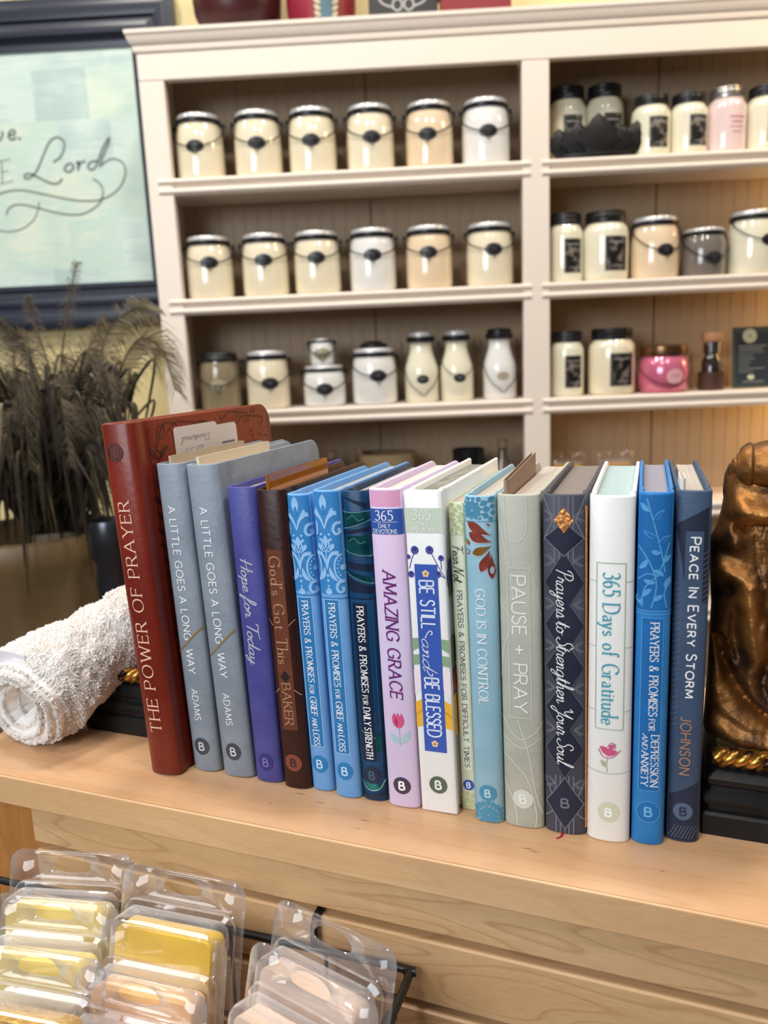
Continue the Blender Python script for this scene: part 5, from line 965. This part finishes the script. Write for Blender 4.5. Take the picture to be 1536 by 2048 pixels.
while z > .10:
    zs += [(z + .0012, 0), (z, .0012), (z, .014), (z - .0050, .014), (z - .0050, .0012), (z - .0058, 0)]; z -= .0418
zs.append((.08, 0))
R = [[(a + .15, .3345 - .33 + d, zz) for zz, d in zs] for a in (-.3735, .55)]
m.rings([[*r, (r[0][0], .3535 - .33, .08), (r[0][0], .3535 - .33, .8813)] for r in R], True, True, True); m.build('slatwall_panel', MAPLE_SLAT, counter, smooth=True, angle=20)
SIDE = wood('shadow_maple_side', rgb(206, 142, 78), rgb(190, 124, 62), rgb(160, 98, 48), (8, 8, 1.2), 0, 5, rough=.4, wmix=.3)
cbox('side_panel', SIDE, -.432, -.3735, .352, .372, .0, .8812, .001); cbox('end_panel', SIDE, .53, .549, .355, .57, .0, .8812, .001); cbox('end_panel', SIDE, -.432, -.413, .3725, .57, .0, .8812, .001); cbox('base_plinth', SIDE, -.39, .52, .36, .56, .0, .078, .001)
m = MB(); rs = random.Random(11)
for k in range(9):
    a = rs.uniform(-.22, .10); n = rs.uniform(.335, .364); L = rs.uniform(.002, .009); m.add([W(a, n, TOP + .00006) - W(-.15, .33, 0), W(a + L, n + .0003, TOP + .00006) - W(-.15, .33, 0), W(a + L * .5, n + .0007, TOP + .00006) - W(-.15, .33, 0)], [(0, 1, 2)])
Rm = Matrix.Rotation(-CYAW, 3, 'Z'); m.v = [tuple(Rm @ Vector(p)) for p in m.v]; m.build('mineral_streaks', mat('dark_mineral_streak', rgb(120, 80, 56), .5), counter)

# ------------------------------------------------------------------ black wire basket of wax melts
basket = thing('wire_basket', 'black wire basket hooked on the slatwall, holding clear packs of wax melts', 'basket', W(-.25, .25, .775), rot=(0, 0, CYAW))
BW = mat('black_coated_wire', rgb(22, 22, 24), .35)
def bl(a, n, z): return Vector((a + .25, n - .25, z - .775 + (a + .1262) * .036))     # the basket hangs a little low at its left end
A0, A1, N0, N1, ZR, ZB = -.42, -.1262, .150, .3300, .8345, .7620
m = MB(); rc = .010
m.tube(cr([bl(A0, N1, ZR), bl((A0 + A1) / 2, N1, ZR), bl(A1 - rc, N1, ZR), bl(A1 - rc * .3, N1 - rc * .3, ZR), bl(A1, N1 - rc, ZR), bl(A1, (N0 + N1) / 2, ZR), bl(A1, N0 + rc, ZR), bl(A1 - rc * .3, N0 + rc * .3, ZR), bl(A1 - rc, N0, ZR), bl((A0 + A1) / 2, N0, ZR), bl(A0, N0, ZR)], 4) , .0022, 10); m.tube([bl(A0, N0, ZR), bl(A0, N1, ZR)], .0022, 10); m.build('rim', BW, basket, smooth=True)
m = MB(); m.tube([bl(A1, .2935, ZR), bl(A1, .262, ZR - .012)], .0032, 10); m.tube([bl(A1, .30, ZR), bl(A1, .285, ZR)], .0031, 10); m.build('clip', BW, basket, smooth=True)
m = MB()
for k in range(9):
    a = A0 + .012 + (A1 - A0 - .060) * k / 8; m.tube([bl(a, N1 - .001, ZR), bl(a, N1 - .003, ZB), bl(a, N0 + .003, ZB), bl(a, N0 + .001, ZR)], .0011, 6)
for k in range(6):
    n = N0 + .006 + (N1 - N0 - .012) * k / 5; m.tube([bl(A0, n, ZR), bl(A0 + .002, n, ZB), bl(A1 - .030, n, ZB)], .0011, 6)
m.build('wire_mesh', BW, basket, smooth=True)
for a in (-.1815,):
    m = MB(); m.tube(cr([bl(a, .3305, ZR), bl(a, .3312, .846), bl(a + .0006, .3335, .8515), bl(a + .0006, .3385, .8520), bl(a + .0006, .3395, .8530)], 5), .0021, 8); m.build('hook', BW, basket, smooth=True)

CLEAR = clear('clear_blister_plastic', (.985, .98, .985, 1), .75, .012, .06); GLINT = None
def rrect(w, h, r, k=6, cx=0, cz=0):
    o = []
    for sx, sz, a0 in ((1, -1, -PI / 2), (1, 1, 0), (-1, 1, PI / 2), (-1, -1, PI)):
        for i in range(k + 1): a = a0 + PI / 2 * i / k; o.append((cx + sx * (w / 2 - r) + r * math.cos(a), cz + sz * (h / 2 - r) + r * math.sin(a)))
    return o
CW, CH = .0735, .104
_shell = {}
def clam(label, loc, yaw, lean, waxm, roll=0.0, group='clear packs of wax melts in the wire basket', fill=.93):
    """origin = middle of the top edge of the hang tab; hangs down -z, blister bulges to -y"""
    t = thing('wax_melt_pack', label, 'wax melt pack', loc, group, (-lean, roll, yaw))
    if 'me' not in _shell:
        bm = bmesh.new(); o = rrect(CW, CH, .008, 6, 0, -CH / 2); ho = []
        for k in range(25):   # hang hole with a peak
            a = 2 * PI * k / 25; x = .0115 * math.copysign(abs(math.cos(a)) ** .75, math.cos(a)); z = (.0052 if math.sin(a) > 0 else .0032) * math.copysign(abs(math.sin(a)) ** (1.35 if math.sin(a) > 0 else .6), math.sin(a)); ho.append((x, z - .0082))
        ov = [bm.verts.new((x, 0, z)) for x, z in o]; hv = [bm.verts.new((x, 0, z)) for x, z in ho]
        ib = rrect(.0665, .078, .007, 6, 0, -.0165 - .039); iv = [bm.verts.new((x, 0, z)) for x, z in ib]
        es = []
        for L_ in (ov, hv, iv):
            for i in range(len(L_)): es.append(bm.edges.new((L_[i], L_[(i + 1) % len(L_)])))
        bmesh.ops.triangle_fill(bm, use_beauty=True, use_dissolve=False, edges=es)
        prev = iv
        for w, h, r, y in ((.0655, .077, .007, -.0008), (.0655, .077, .007, -.0030), (.0612, .0727, .0065, -.0042), (.0604, .0719, .0065, -.0160), (.0590, .0705, .0062, -.0182), (.0560, .0675, .0055, -.0190)):
            cur = [bm.verts.new((x, y, z)) for x, z in rrect(w, h, r, 6, 0, -.0165 - .039)]
            for i in range(len(cur)): k = (i + 1) % len(cur); bm.faces.new((prev[i], prev[k], cur[k], cur[i]))
            prev = cur
        bm.faces.new(prev)
        # remove the sheet across blister mouth and hole
        def inside(f, lst):
            c = f.calc_center_median(); n = False; P = lst
            for i in range(len(P)):
                a, b = P[i], P[(i + 1) % len(P)]
                if (a[1] > c.z) != (b[1] > c.z) and c.x < (b[0] - a[0]) * (c.z - a[1]) / (b[1] - a[1]) + a[0]: n = not n
            return n
        kill = [f for f in bm.faces if all(abs(v.co.y) < 1e-7 for v in f.verts) and (inside(f, ho) or inside(f, ib))]
        bmesh.ops.delete(bm, geom=kill, context='FACES_ONLY'); bmesh.ops.recalc_face_normals(bm, faces=bm.faces[:])
        for f in bm.faces: f.smooth = True
        for e in bm.edges:
            if len(e.link_faces) == 2 and e.calc_face_angle(0) > .6: e.smooth = False
        me = bpy.data.meshes.new('clear_shell'); bm.to_mesh(me); bm.free(); me.materials.append(CLEAR); _shell['me'] = me
    s = bpy.data.objects.new('clear_shell', _shell['me']); COL.objects.link(s); s.parent = t
    so = s.modifiers.new('sheet', 'SOLIDIFY'); so.thickness = .00022
    m = MB(); top = -.0165 - .039 + .034 * fill - .0335 * (1 - fill); h_ = .069 * fill; cz = -.0165 - .0735 + h_ / 2 + .0015
    m.rings([[(x, y, z) for x, z in rrect(w, h, r, 5, 0, cz)] for w, h, r, y in ((.050, h_ - .006, .004, -.0020), (.0570, h_, .005, -.0036), (.0562, h_ - .0006, .005, -.0160), (.0552, h_ - .0016, .0045, -.0168))], True, True, True)
    for k in (-1, 1): pass
    m.build('wax', waxm, t, smooth=True, angle=50); return t
def waxc(n, c, c2): return mat(n, c, .5, col2=c2, cscale=45, sss=.12)
W_PY = waxc('pale_yellow_wax', rgb(226, 204, 112), rgb(216, 190, 92)); W_Y = waxc('yellow_wax', rgb(222, 184, 34), rgb(208, 168, 24)); W_LY = waxc('lemon_cream_wax', rgb(232, 210, 116), rgb(220, 194, 92)); W_P = waxc('peach_wax', rgb(232, 184, 116), rgb(222, 170, 100)); W_A = waxc('apricot_wax', rgb(232, 182, 124), rgb(220, 168, 108)); W_L = waxc('pale_lilac_grey_wax', rgb(222, 196, 172), rgb(212, 184, 158))
W_G = mat('glitter_gold_wax', rgb(226, 186, 92), .3, metal=.55, col2=rgb(196, 150, 60), cscale=500, contrast=(.4, .6), bump=.6, bscale=900)
LEAN = math.radians(17)
PK = [  # label, a, n, z of the tab's top middle; yaw relative to the counter; wax
 ('pack of pale yellow wax melts at the back left of the basket, at the wall', -.3172, .3076, .877, 13, W_PY),
 ('pack of bright yellow wax melts at the back of the basket', -.2456, .3110, .877, 3.4, W_Y),
 ('pack of lemon cream wax melts in front of the pale yellow pack', -.3085, .2836, .8672, 11, W_LY),
 ('pack of peach wax melts in front of the bright yellow pack', -.2450, .2890, .8600, 5, W_P),
 ('pack of glittery gold wax melts at the front left corner', -.2860, .2500, .8680, 7, W_G),
 ('pack of apricot wax melts in front of the peach pack', -.2400, .2640, .8535, 3, W_A),
 ('rear pack of pale lilac wax melts tilted beside the black basket hook', -.1540, .3020, .8762, -13.5, W_L),
 ('middle pack of pale lilac wax melts, in front of the tilted rear one', -.1530, .2760, .8730, -13.1, W_L),
 ('clear pack lowest in front, only its tab showing over the apricot pack', -.1900, .2480, .8440, -4, W_L)]
for lb, a, n, z, yw, wm in PK: clam(lb, W(a, n, z), CYAW + math.radians(yw), LEAN, wm)

# yellow and tan packs on the lower shelf of the bookcase
for lb, x, wm, hh in (('pack of yellow wax melts on the fourth shelf beside the bay divider', .325, W_Y, .0), ('pack of tan wax melts on the fourth shelf right of the yellow pack', .424, W_A, .006)):
    clam(lb, (x, 1.66, SHELF[3] + .1042 + hh * 0), 0.05, math.radians(-1), wm, group='small goods on the fourth shelf behind the books')

# ------------------------------------------------------------------ gilded bookends
GILT = mat('antique_gilt', rgb(176, 120, 60), .46, metal=.75, bump=.5, bscale=320, col2=rgb(72, 50, 36), cscale=40, contrast=(.34, .60), bdist=.001, det=6); ROPE = mat('gilt_rope', rgb(196, 142, 66), .3, metal=.85, col2=rgb(50, 32, 20), cscale=150, contrast=(.42, .6))
EBON = mat('ebonised_base', rgb(15, 16, 18), .42, col2=rgb(28, 27, 27), cscale=50, bump=.25, bscale=90, spec=.25)
def bookend(label, a, n, mirror, L, sx, depth=.085, bo=0.0, bn=0.0):
    t = thing('bookend', label, 'bookend', W(a, n, TOP), 'pair of gilded bookends', (0, 0, CYAW)); s = -1 if mirror else 1
    X = lambda p: Vector((s * p[0], p[1], p[2]))
    m = MB(); prof = [(0, 0), (0, .0105), (.0012, .0118), (.0030, .0122), (.0030, .0150), (.0012, .0162), (.0005, .0185), (.0010, .0208), (.0035, .0222), (.0040, .0246), (.0024, .0262), (.0022, .0290), (.0045, .0312), (.0070, .0330)]
    R = []
    for o, z in prof:
        r = .012 + .0 * o; x0, x1, y0, y1 = o, L - o, o, depth - o; ring = []
        for cx, cy, a0, rr in ((x1 - r, y0 + r, -PI / 2, r), (x1 - r, y1 - r, 0, r), (x0 + .001, y1 - .001, PI / 2, .001), (x0 + .001, y0 + .001, PI, .001)):
            for k in range(6): q = a0 + PI / 2 * k / 5; ring.append(X((cx + rr * math.cos(q), cy + rr * math.sin(q), z)))
        R.append(ring)
    m.rings(R, True, True, True); m.build('base', EBON, t, smooth=True, angle=25)
    m = MB()      # twisted rope round the top of the base
    path = [X((x, y, .0385)) for x, y in [(.006, .0085)] + [(.006 + (L - .026) * k / 20, .0085) for k in range(1, 21)] + [(L - .0105, .014)] + [(L - .0095, .02 + (depth - .032) * k / 12) for k in range(13)]]
    for st in range(3):
        pts = []
        for i in range((len(path) - 1) * 6):
            p = path[i // 6].lerp(path[i // 6 + 1], (i % 6) / 6); d = (path[i // 6 + 1] - path[i // 6]).normalized(); q = d.cross(Vector((0, 0, 1))); an_ = i * .20 + st * 2 * PI / 3
            pts.append(p + q * (.0026 * math.cos(an_)) + Vector((0, 0, .0026 * math.sin(an_))))
        m.tube(pts, .0028, 10)
    m.build('rope_trim', ROPE, t, smooth=True)
    # carved acanthus body: a relief of ridges and hollows worked into a shaped block
    B0 = lambda x, y, z: X((bo + x * sx, bn + y, z))
    LB_ = [(.043, .000), (.073, .0012), (.110, .0018), (.130, .0004), (.143, -.0002), (.150, .0030), (.158, .0048), (.164, .0056), (.176, .0060)]
    RB_ = [(.043, .078), (.060, .076), (.090, .070), (.120, .062), (.150, .054), (.176, .050)]
    def ip(T, z):
        for (z0, v0), (z1, v1) in zip(T[:-1], T[1:]):
            if z <= z1: return v0 + (v1 - v0) * (z - z0) / (z1 - z0)
        return T[-1][1]
    RID = [  # polyline in (x, z), width, height (negative = hollow)
     ([(.004, .052), (.018, .046), (.040, .044), (.070, .045)], .0060, .0060), ([(.001, .075), (.008, .060), (.022, .052), (.044, .050)], .0050, .0035),
     ([(.006, .094), (.010, .080), (.017, .068), (.028, .058), (.044, .051)], .0026, -.0085), ([(.024, .104), (.0215, .088), (.020, .078), (.024, .068), (.036, .060), (.050, .056)], .0042, .0070),
     ([(.0185, .124), (.0185, .112), (.0205, .100), (.0225, .090)], .0052, .0085), ([(.0245, .116), (.0250, .104), (.0235, .092)], .0018, .0020), ([(.0135, .110), (.0130, .098), (.0160, .086)], .0030, -.0050),
     ([(.004, .132), (.010, .130), (.0155, .127)], .0048, .0055), ([(.003, .118), (.010, .121)], .0030, -.0040), ([(.0100, .150), (.0110, .145)], .0042, .0050),
     ([(.014, .1615), (.024, .1600), (.036, .1610), (.052, .160)], .0052, .0085), ([(.012, .152), (.024, .1535), (.040, .153)], .0022, -.0050),
     ([(.0200, .150), (.0210, .136), (.0230, .126)], .0008, -.0018), ([(.0232, .150), (.0240, .136), (.0255, .126)], .0008, -.0018),
     ([(.030, .128), (.033, .112), (.034, .094), (.032, .076), (.036, .062)], .0050, .0080), ([(.0285, .110), (.0290, .094), (.0275, .080)], .0016, -.0040), ([(.0365, .120), (.0385, .100), (.0375, .080)], .0020, -.0050),
     ([(.044, .136), (.048, .118), (.047, .096), (.043, .076)], .0058, .0085), ([(.0535, .126), (.0550, .104), (.0520, .078)], .0024, -.0050), ([(.062, .112), (.066, .090), (.066, .066)], .0060, .0070), ([(.030, .146), (.040, .142), (.050, .134)], .0040, .0050)]
    RS = [([(Vector((p.x, p.y))) for p in cr([(x, z, 0) for x, z in P], 5)], w, h) for P, w, h in RID]
    def relief(x, z):
        up_ = 0.0; dn = 0.0
        for P, w, h in RS:
            d2 = min((x - p.x) ** 2 + (z - p.y) ** 2 for p in P); v = h * math.exp(-d2 / (w * w))
            if h > 0: up_ = max(up_, v)
            else: dn = min(dn, v)
        return up_ + dn + .0009 * noise.noise(Vector((x * 160, z * 160, 3)))
    NX, NZ = 58, 96; R = []
    for iz in range(NZ + 1):
        z = .043 + (.176 - .043) * iz / NZ; l, r = ip(LB_, z), ip(RB_, z); row = []; dep = .030 if z < .15 else .030 - (z - .15) * .25
        for ix in range(NX + 1):
            q = ix / NX; x = l + (r - l) * q; rd = math.sqrt(max(0, 1 - (2 * q - 1) ** 2)) ** .55; row.append(B0(x, .034 - (.018 * rd + relief(x, z) * min(1, rd * 1.4)), z))
        row += [B0(r - (r - l) * k / 10, .036 + dep * math.sin(PI * k / 10) ** .6, z) for k in range(1, 10)]
        R.append(row)
    m = MB(); m.rings(R, True, True, True); m.build('acanthus_body', GILT, t, smooth=True, angle=70)
    m = MB()      # the scroll that rolls forward at the top, its end a tapering spiral
    zc, yc = .1822, .022
    m.rings([[B0(x + .0035, yc + rr * math.cos(q) * 1.05, zc + rr * math.sin(q) + dz) for q in [2 * PI * k / 36 for k in range(36)]] for x, rr, dz in ((.0060, .0016, -.001), (.0068, .0045, -.001), (.0085, .0078, 0), (.0110, .0100, 0), (.0128, .0106, 0), (.0142, .0098, 0), (.0160, .0106, 0), (.0200, .0116, 0), (.0280, .0120, 0), (.0420, .0118, 0), (.0520, .0104, 0), (.0570, .0060, 0), (.0585, .001, 0))], True, True, True)
    m.tube([B0(.0091 + .0062 * q, yc - .0005 + (.0016 + .0078 * q) * math.cos(6.2 * PI * q), zc + (.0016 + .0078 * q) * math.sin(6.2 * PI * q)) for q in [k / 50 for k in range(51)]], .0011, 8)
    m.build('scroll', GILT, t, smooth=True)
    m = MB(); m.rings([[B0(x0 + (x1 - x0) * .5 + (x1 - x0) * .5 * math.cos(q), y_ + ry * math.sin(q), z) for q in [2 * PI * k / 28 for k in range(28)]] for x0, x1, y_, ry, z in ((.006, .052, .034, .014, .160), (.0052, .050, .034, .013, .168), (.0056, .048, .032, .012, .176), (.0075, .046, .028, .0105, .182))], True, True, True)
    m.build('neck', GILT, t, smooth=True)
    return t
bookend('carved gilt acanthus bookend at the right end of the books', .0072, .3900, False, .092, 1.0)
bookend('left bookend, its black base and gilt rope half hidden by the plush towel', -.3010, .3960, True, .0870, .62, depth=.085, bo=.002, bn=.004)

# ------------------------------------------------------------------ white plush towel roll
towel = thing('plush_towel', 'white fluffy plush towel rolled and folded at the left end of the counter', 'towel', W(-.40, .385, TOP))
OT = W(-.40, .385, TOP)
PLUSH = mat('white_plush_pile', rgb(250, 247, 243), .95, sheen=.5, col2=rgb(246, 238, 230), cscale=60, sss=.15)
core = cr([(-.3950, .3660, .9340), (-.3930, .3780, .9375), (-.3880, .3950, .9425), (-.3770, .4140, .9510), (-.3630, .4310, .9630), (-.3490, .4450, .9745), (-.3380, .4560, .9820)], 9)
core = [W(*p) for p in core]; NS, NT = len(core), 84; R = []; nrm = []
for i, c in enumerate(core):
    q = i / (NS - 1); t_ = (core[min(i + 1, NS - 1)] - core[max(i - 1, 0)]).normalized(); a_ = t_.cross(Vector((0, 0, 1))).normalized(); b_ = a_.cross(t_).normalized()
    r = .0205 + .0170 * (1 - q) ** .8 - .006 * max(0, 1 - q * 9); row = []; nr = []
    for j in range(NT):
        g = 2 * PI * j / NT; rr = r * (1 + .07 * math.sin(2 * g + 1.2) + (.16 * (1 - q) * max(0, math.cos(g - 3.5)))); d_ = a_ * math.cos(g) + b_ * math.sin(g)
        p = c + d_ * rr; p.z = max(p.z, TOP + .0012 + .0 * q)
        p += d_ * (noise.noise(p * 70) * .0030 + noise.noise(p * 260) * .0018); row.append(p - OT); nr.append(d_)
    R.append(row); nrm.append(nr)
m = MB(); m.rings(R, True, False, True)
# the open mouth: the rim rolls inward to a slanting fold
t0 = (core[2] - core[0]).normalized(); mouth = []; c0 = core[0] - OT; ax = (Vector((0, 0, 1)) - t0 * t0.z).normalized(); ay = t0.cross(ax).normalized(); fd = (ax * .75 + ay * .66).normalized(); fo = t0.cross(fd).normalized()
for s_, sq, dp in ((.97, .99, -.0060), (.90, .92, -.0100), (.80, .76, -.0105), (.72, .56, -.0070), (.66, .38, .001), (.60, .22, .012), (.54, .10, .024)):
    ring = []
    for p in R[0]:
        e = Vector(p) - c0; ring.append(c0 + fd * (e.dot(fd) * s_) + fo * (e.dot(fo) * sq * s_ if sq < .999 else e.dot(fo) * s_) + t0 * dp)
    mouth.append(ring)
m.rings([R[0]] + mouth, True, False, True)
rt = random.Random(5)
def tuft(p, d, L, w):
    d = (d + Vector((rt.uniform(-.8, .8), rt.uniform(-.8, .8), rt.uniform(-.8, .8)))).normalized(); s1 = d.orthogonal().normalized() * w; s2 = d.cross(s1).normalized() * w; e = p + d * L
    m.add([p + s1, p - s1 * .5 + s2 * .86, p - s1 * .5 - s2 * .86, e + s1 * .5, e - s1 * .25 + s2 * .45, e - s1 * .25 - s2 * .45, e + d * w], [(0, 1, 4, 3), (1, 2, 5, 4), (2, 0, 3, 5), (3, 4, 6), (4, 5, 6), (5, 3, 6)])
for k in range(34000):
    i = rt.randrange(NS - 1); j = rt.randrange(NT); p = Vector(R[i][j]).lerp(Vector(R[i + 1][(j + 1) % NT]), rt.random())
    if (p + OT).z < TOP + .0025: continue
    tuft(p, nrm[i][j], rt.uniform(.0007, .0017), .00062)
for k in range(14000):
    j = rt.randrange(NT); a_ = rt.choice([0, 0, 1, 1, 2, 2, 3, 3, 4, 5]); p = Vector(([R[0]] + mouth)[a_][j]); tuft(p, -t0 + nrm[0][j] * .6, rt.uniform(.0012, .0028), .0006)
m.build('pile', PLUSH, towel, smooth=True, angle=80)
m = MB(); tg = []
for k in range(7):
    q = k / 6; tg.append([W(-.430 + .044 * q, .3515 + .003 * q, .9475 + .003 * math.sin(q * 3)) - OT, W(-.428 + .042 * q, .3535 + .003 * q, .9655 + .003 * math.sin(q * 3)) - OT])
m.rings([[a, b, b + Vector((0, .0004, .0006)), a + Vector((0, .0004, .0006))] for a, b in tg], True, True, True); m.build('paper_tag', mat('white_tag_paper', rgb(208, 203, 208), .6), towel)

# ------------------------------------------------------------------ planter of dried plumes, and its neighbours on the floor and side table
planter = thing('planter', 'tall fluted olive brown floor planter behind the towel', 'planter', (-.540, 1.10, 0))
m = MB(); R = []; SEG = 96
for r, z in ((.0, .0), (.085, 0), (.095, .01), (.098, .1), (.104, .5), (.110, .80), (.113, .865), (.121, .885), (.123, .905), (.118, .918), (.108, .920), (.104, .90), (.098, .86), (0, .855)):
    fl = .009 if .005 < z < .87 and r > .09 else 0
    R.append([((r - fl * abs(math.sin(9 * PI * 2 * j / SEG / 2 * 1.0))) * math.cos(2 * PI * j / SEG), (r - fl * abs(math.sin(9 * PI * 2 * j / SEG / 2))) * math.sin(2 * PI * j / SEG), z) for j in range(SEG)])
m.rings(R, True); m.build('pot', mat('olive_brown_ceramic', rgb(122, 100, 66), .5, col2=rgb(104, 84, 54), cscale=8), planter, smooth=True, angle=50)
plant = thing('dried_plumes', 'dark dried grass plumes and drooping leaves standing in the olive planter', 'plant', (-.540, 1.10, .856))
OPL = Vector((-.540, 1.10, .856))
DST = mat('dark_stem', rgb(62, 56, 40), .7); PLM = mat('brown_plume', rgb(92, 80, 60), .8, col2=rgb(66, 56, 42), cscale=40); PLL = mat('pale_plume', rgb(124, 110, 82), .8, col2=rgb(98, 86, 62), cscale=40); DLF = mat('dark_green_leaf', rgb(46, 50, 34), .5, col2=rgb(74, 66, 46), cscale=30); TLF = mat('tan_leaf', rgb(140, 124, 98), .6)
def ppx(u, v, y=1.1): k = (y / 1.1); return Vector(((-.5856 + .00072 * u) * k, y, 1.14 + (.9338 + .00075 * (1040 - v) + .00004 * u - 1.14) * k))
rp = random.Random(21)
def plume(pts, barb, nb, mt, start=.35, y=1.1, both=True):
    P = cr([ppx(u, v, y + dy) for u, v, dy in pts], 10); m = MB(); m.tube([p - OPL for p in P], lambda q: .0022 * (1 - .75 * q), 6); n = len(P)
    for k in range(nb):
        q = start + (1 - start) * k / nb; i = min(int(q * (n - 1)), n - 2); p = P[i].lerp(P[i + 1], q * (n - 1) - i); t_ = (P[i + 1] - P[i]).normalized()
        L = barb * (.55 + .45 * math.sin(PI * min(1, (q - start) / (1 - start) + .12))) * rp.uniform(.75, 1.2); s = (1 if k % 2 else -1) if both else 1
        side = Vector((t_.z, rp.uniform(-.8, .8), -t_.x)) * s; d1 = (t_ * .75 + side * .65 + Vector((0, 0, -.25))).normalized(); a = p; b = p + d1 * L * .5; c = b + (d1 * .6 + Vector((0, 0, -.75))).normalized() * L * .5; w = Vector((0, .00035, .0005))
        m.add([a - OPL - w, a - OPL + w, b - OPL + w, b - OPL - w, c - OPL], [(0, 1, 2, 3), (3, 2, 4)])
    m.build('plume', mt, plant)
for pts, bl_, nb, mt in (
    ([(150, 1060, 0), (215, 900, 0), (228, 790, -.02), (255, 715, -.03), (305, 682, -.04), (345, 690, -.05)], .050, 230, PLL), ([(160, 1060, 0), (230, 900, -.02), (262, 800, -.03), (310, 735, -.04), (352, 760, -.05), (372, 830, -.06)], .062, 300, PLL),
    ([(120, 1060, 0), (150, 880, 0), (160, 760, 0), (190, 650, 0), (210, 590, 0)], .020, 120, PLM), ([(110, 1060, 0), (145, 880, 0), (135, 770, 0), (118, 690, .01), (112, 640, .01)], .022, 150, PLM),
    ([(100, 1060, 0), (130, 860, -.02), (95, 740, -.02), (55, 690, -.02), (25, 672, -.02)], .040, 220, PLM), ([(80, 1060, 0), (60, 900, -.03), (20, 790, -.04), (-30, 740, -.04), (-80, 730, -.04)], .055, 240, PLM),
    ([(90, 1060, 0), (90, 880, -.05), (50, 800, -.08), (-10, 800, -.10), (-50, 850, -.1)], .060, 240, PLM), ([(120, 1060, 0), (140, 900, -.04), (180, 800, -.06), (215, 780, -.06), (250, 815, -.07)], .045, 240, PLM),
    ([(60, 1060, 0), (30, 920, -.06), (-20, 880, -.08), (-60, 920, -.1)], .06, 200, PLM), ([(110, 1060, 0), (100, 900, .04), (70, 760, .05), (80, 700, .05)], .05, 200, PLM), ([(130, 1060, 0), (165, 880, .04), (215, 740, .05), (250, 700, .05)], .04, 160, PLL), ([(130, 1060, 0), (150, 930, -.06), (110, 850, -.1), (60, 860, -.12), (30, 920, -.13)], .06, 240, PLM),
    ([(140, 1060, 0), (185, 940, -.05), (220, 900, -.07), (240, 960, -.08)], .05, 200, PLM)):
    plume(pts, bl_, nb, mt)
def blades(name, n, mt, seed, wid, spread, droop):
    r = random.Random(seed); m = MB()
    for k in range(n):
        u0 = 110 + r.uniform(-60, 60); u1 = u0 + r.uniform(-spread, spread * .8); v1 = r.uniform(760, 960); dy = r.uniform(-.15, .10); u2 = u1 + (u1 - u0) * r.uniform(.1, .6); v2 = v1 + r.uniform(.2, 1) * droop
        u2 = min(u2, 265); P = cr([ppx(u0, 1075), ppx((u0 + u1) / 2, (1060 + v1) / 2 - 30, 1.1 + dy * .5), ppx(u1, v1, 1.1 + dy), ppx((u1 + u2) / 2, (v1 + v2) / 2 - 10, 1.1 + dy * 1.1), ppx(u2, v2, 1.1 + dy * 1.2)], 6)
        prev = None; nn_ = len(P); ring = []
        for i, p in enumerate(P):
            t_ = (P[min(i + 1, nn_ - 1)] - P[max(i - 1, 0)]).normalized(); s = t_.cross(Vector((.3, -1, .2))).normalized() * (wid * r.uniform(.8, 1.1) * math.sin(PI * min(.98, .12 + .88 * i / (nn_ - 1))) ** .8); h = Vector((0, -.0006, 0)) ; ring.append([p - s - OPL, p + h * 3 - OPL, p + s - OPL, p - h - OPL])
        m.rings(ring, True)
    m.build(name, mt, plant, smooth=True)
blades('leaves', 70, DLF, 4, .0020, 230, 330); blades('dry_leaves', 22, TLF, 9, .0022, 200, 330); blades('dark_undergrowth', 150, mat('deep_brown_leaf', rgb(44, 36, 27), .7), 14, .0030, 170, 260)
DPL = mat('dark_plume', rgb(58, 48, 36), .8, col2=rgb(84, 72, 52), cscale=60)
rq = random.Random(33)
for k in range(46):
    u0 = 110 + rq.uniform(-50, 50); sgn = rq.uniform(-1, 1); u1 = u0 + sgn * rq.uniform(60, 160); v1 = rq.uniform(730, 900); u2 = min(250, u1 + sgn * rq.uniform(20, 90)); dy = rq.uniform(-.15, .1)
    plume([(u0, 1070, 0), ((u0 * .6 + u1 * .4), (1000 + v1) / 2, dy * .5), (u1, v1, dy), (u2, v1 + rq.uniform(-10, 110), dy * 1.2), (min(258, u2 + sgn * 20), v1 + rq.uniform(60, 220), dy * 1.25)], rq.uniform(.028, .055), 110, DPL if k % 3 else PLM, .3)
table = thing('side_table', 'small dark round side table carrying the pewter urn', 'side table', (-.355, .955, 0))
m = MB(); m.lathe([(0, .775), (.088, .775), (.092, .78), (.092, .795), (.088, .80), (0, .80)], 40); m.build('table_top', mat('grey_washed_wood', rgb(120, 116, 104), .5), table, smooth=True)
m = MB(); m.lathe([(.0, .02), (.02, .02), (.024, .06), (.016, .2), (.02, .5), (.03, .74), (.05, .775), (0, .775)], 24); m.build('pedestal', mat('black_table_wood', rgb(34, 32, 32), .5), table, smooth=True)
m = MB(); m.lathe([(0, 0), (.10, 0), (.10, .012), (.03, .024), (0, .024)], 32); m.build('foot', mat('black_table_wood', rgb(34, 32, 32), .5), table, smooth=True)
urn = thing('urn', 'dark pewter urn with flared foot, between the planter and the red book', 'urn', (-.377, .965, .8002))
m = MB(); m.lathe([(0, 0), (.034, 0), (.036, .004), (.030, .010), (.018, .020), (.0155, .034), (.021, .044), (.0225, .075), (.020, .098), (.026, .112), (.024, .150), (.022, .155), (.020, .13), (0, .11)], 36); m.build('body', mat('dark_pewter', rgb(72, 74, 80), .28, metal=.8), urn, smooth=True)
bpy.context.view_layer.update()
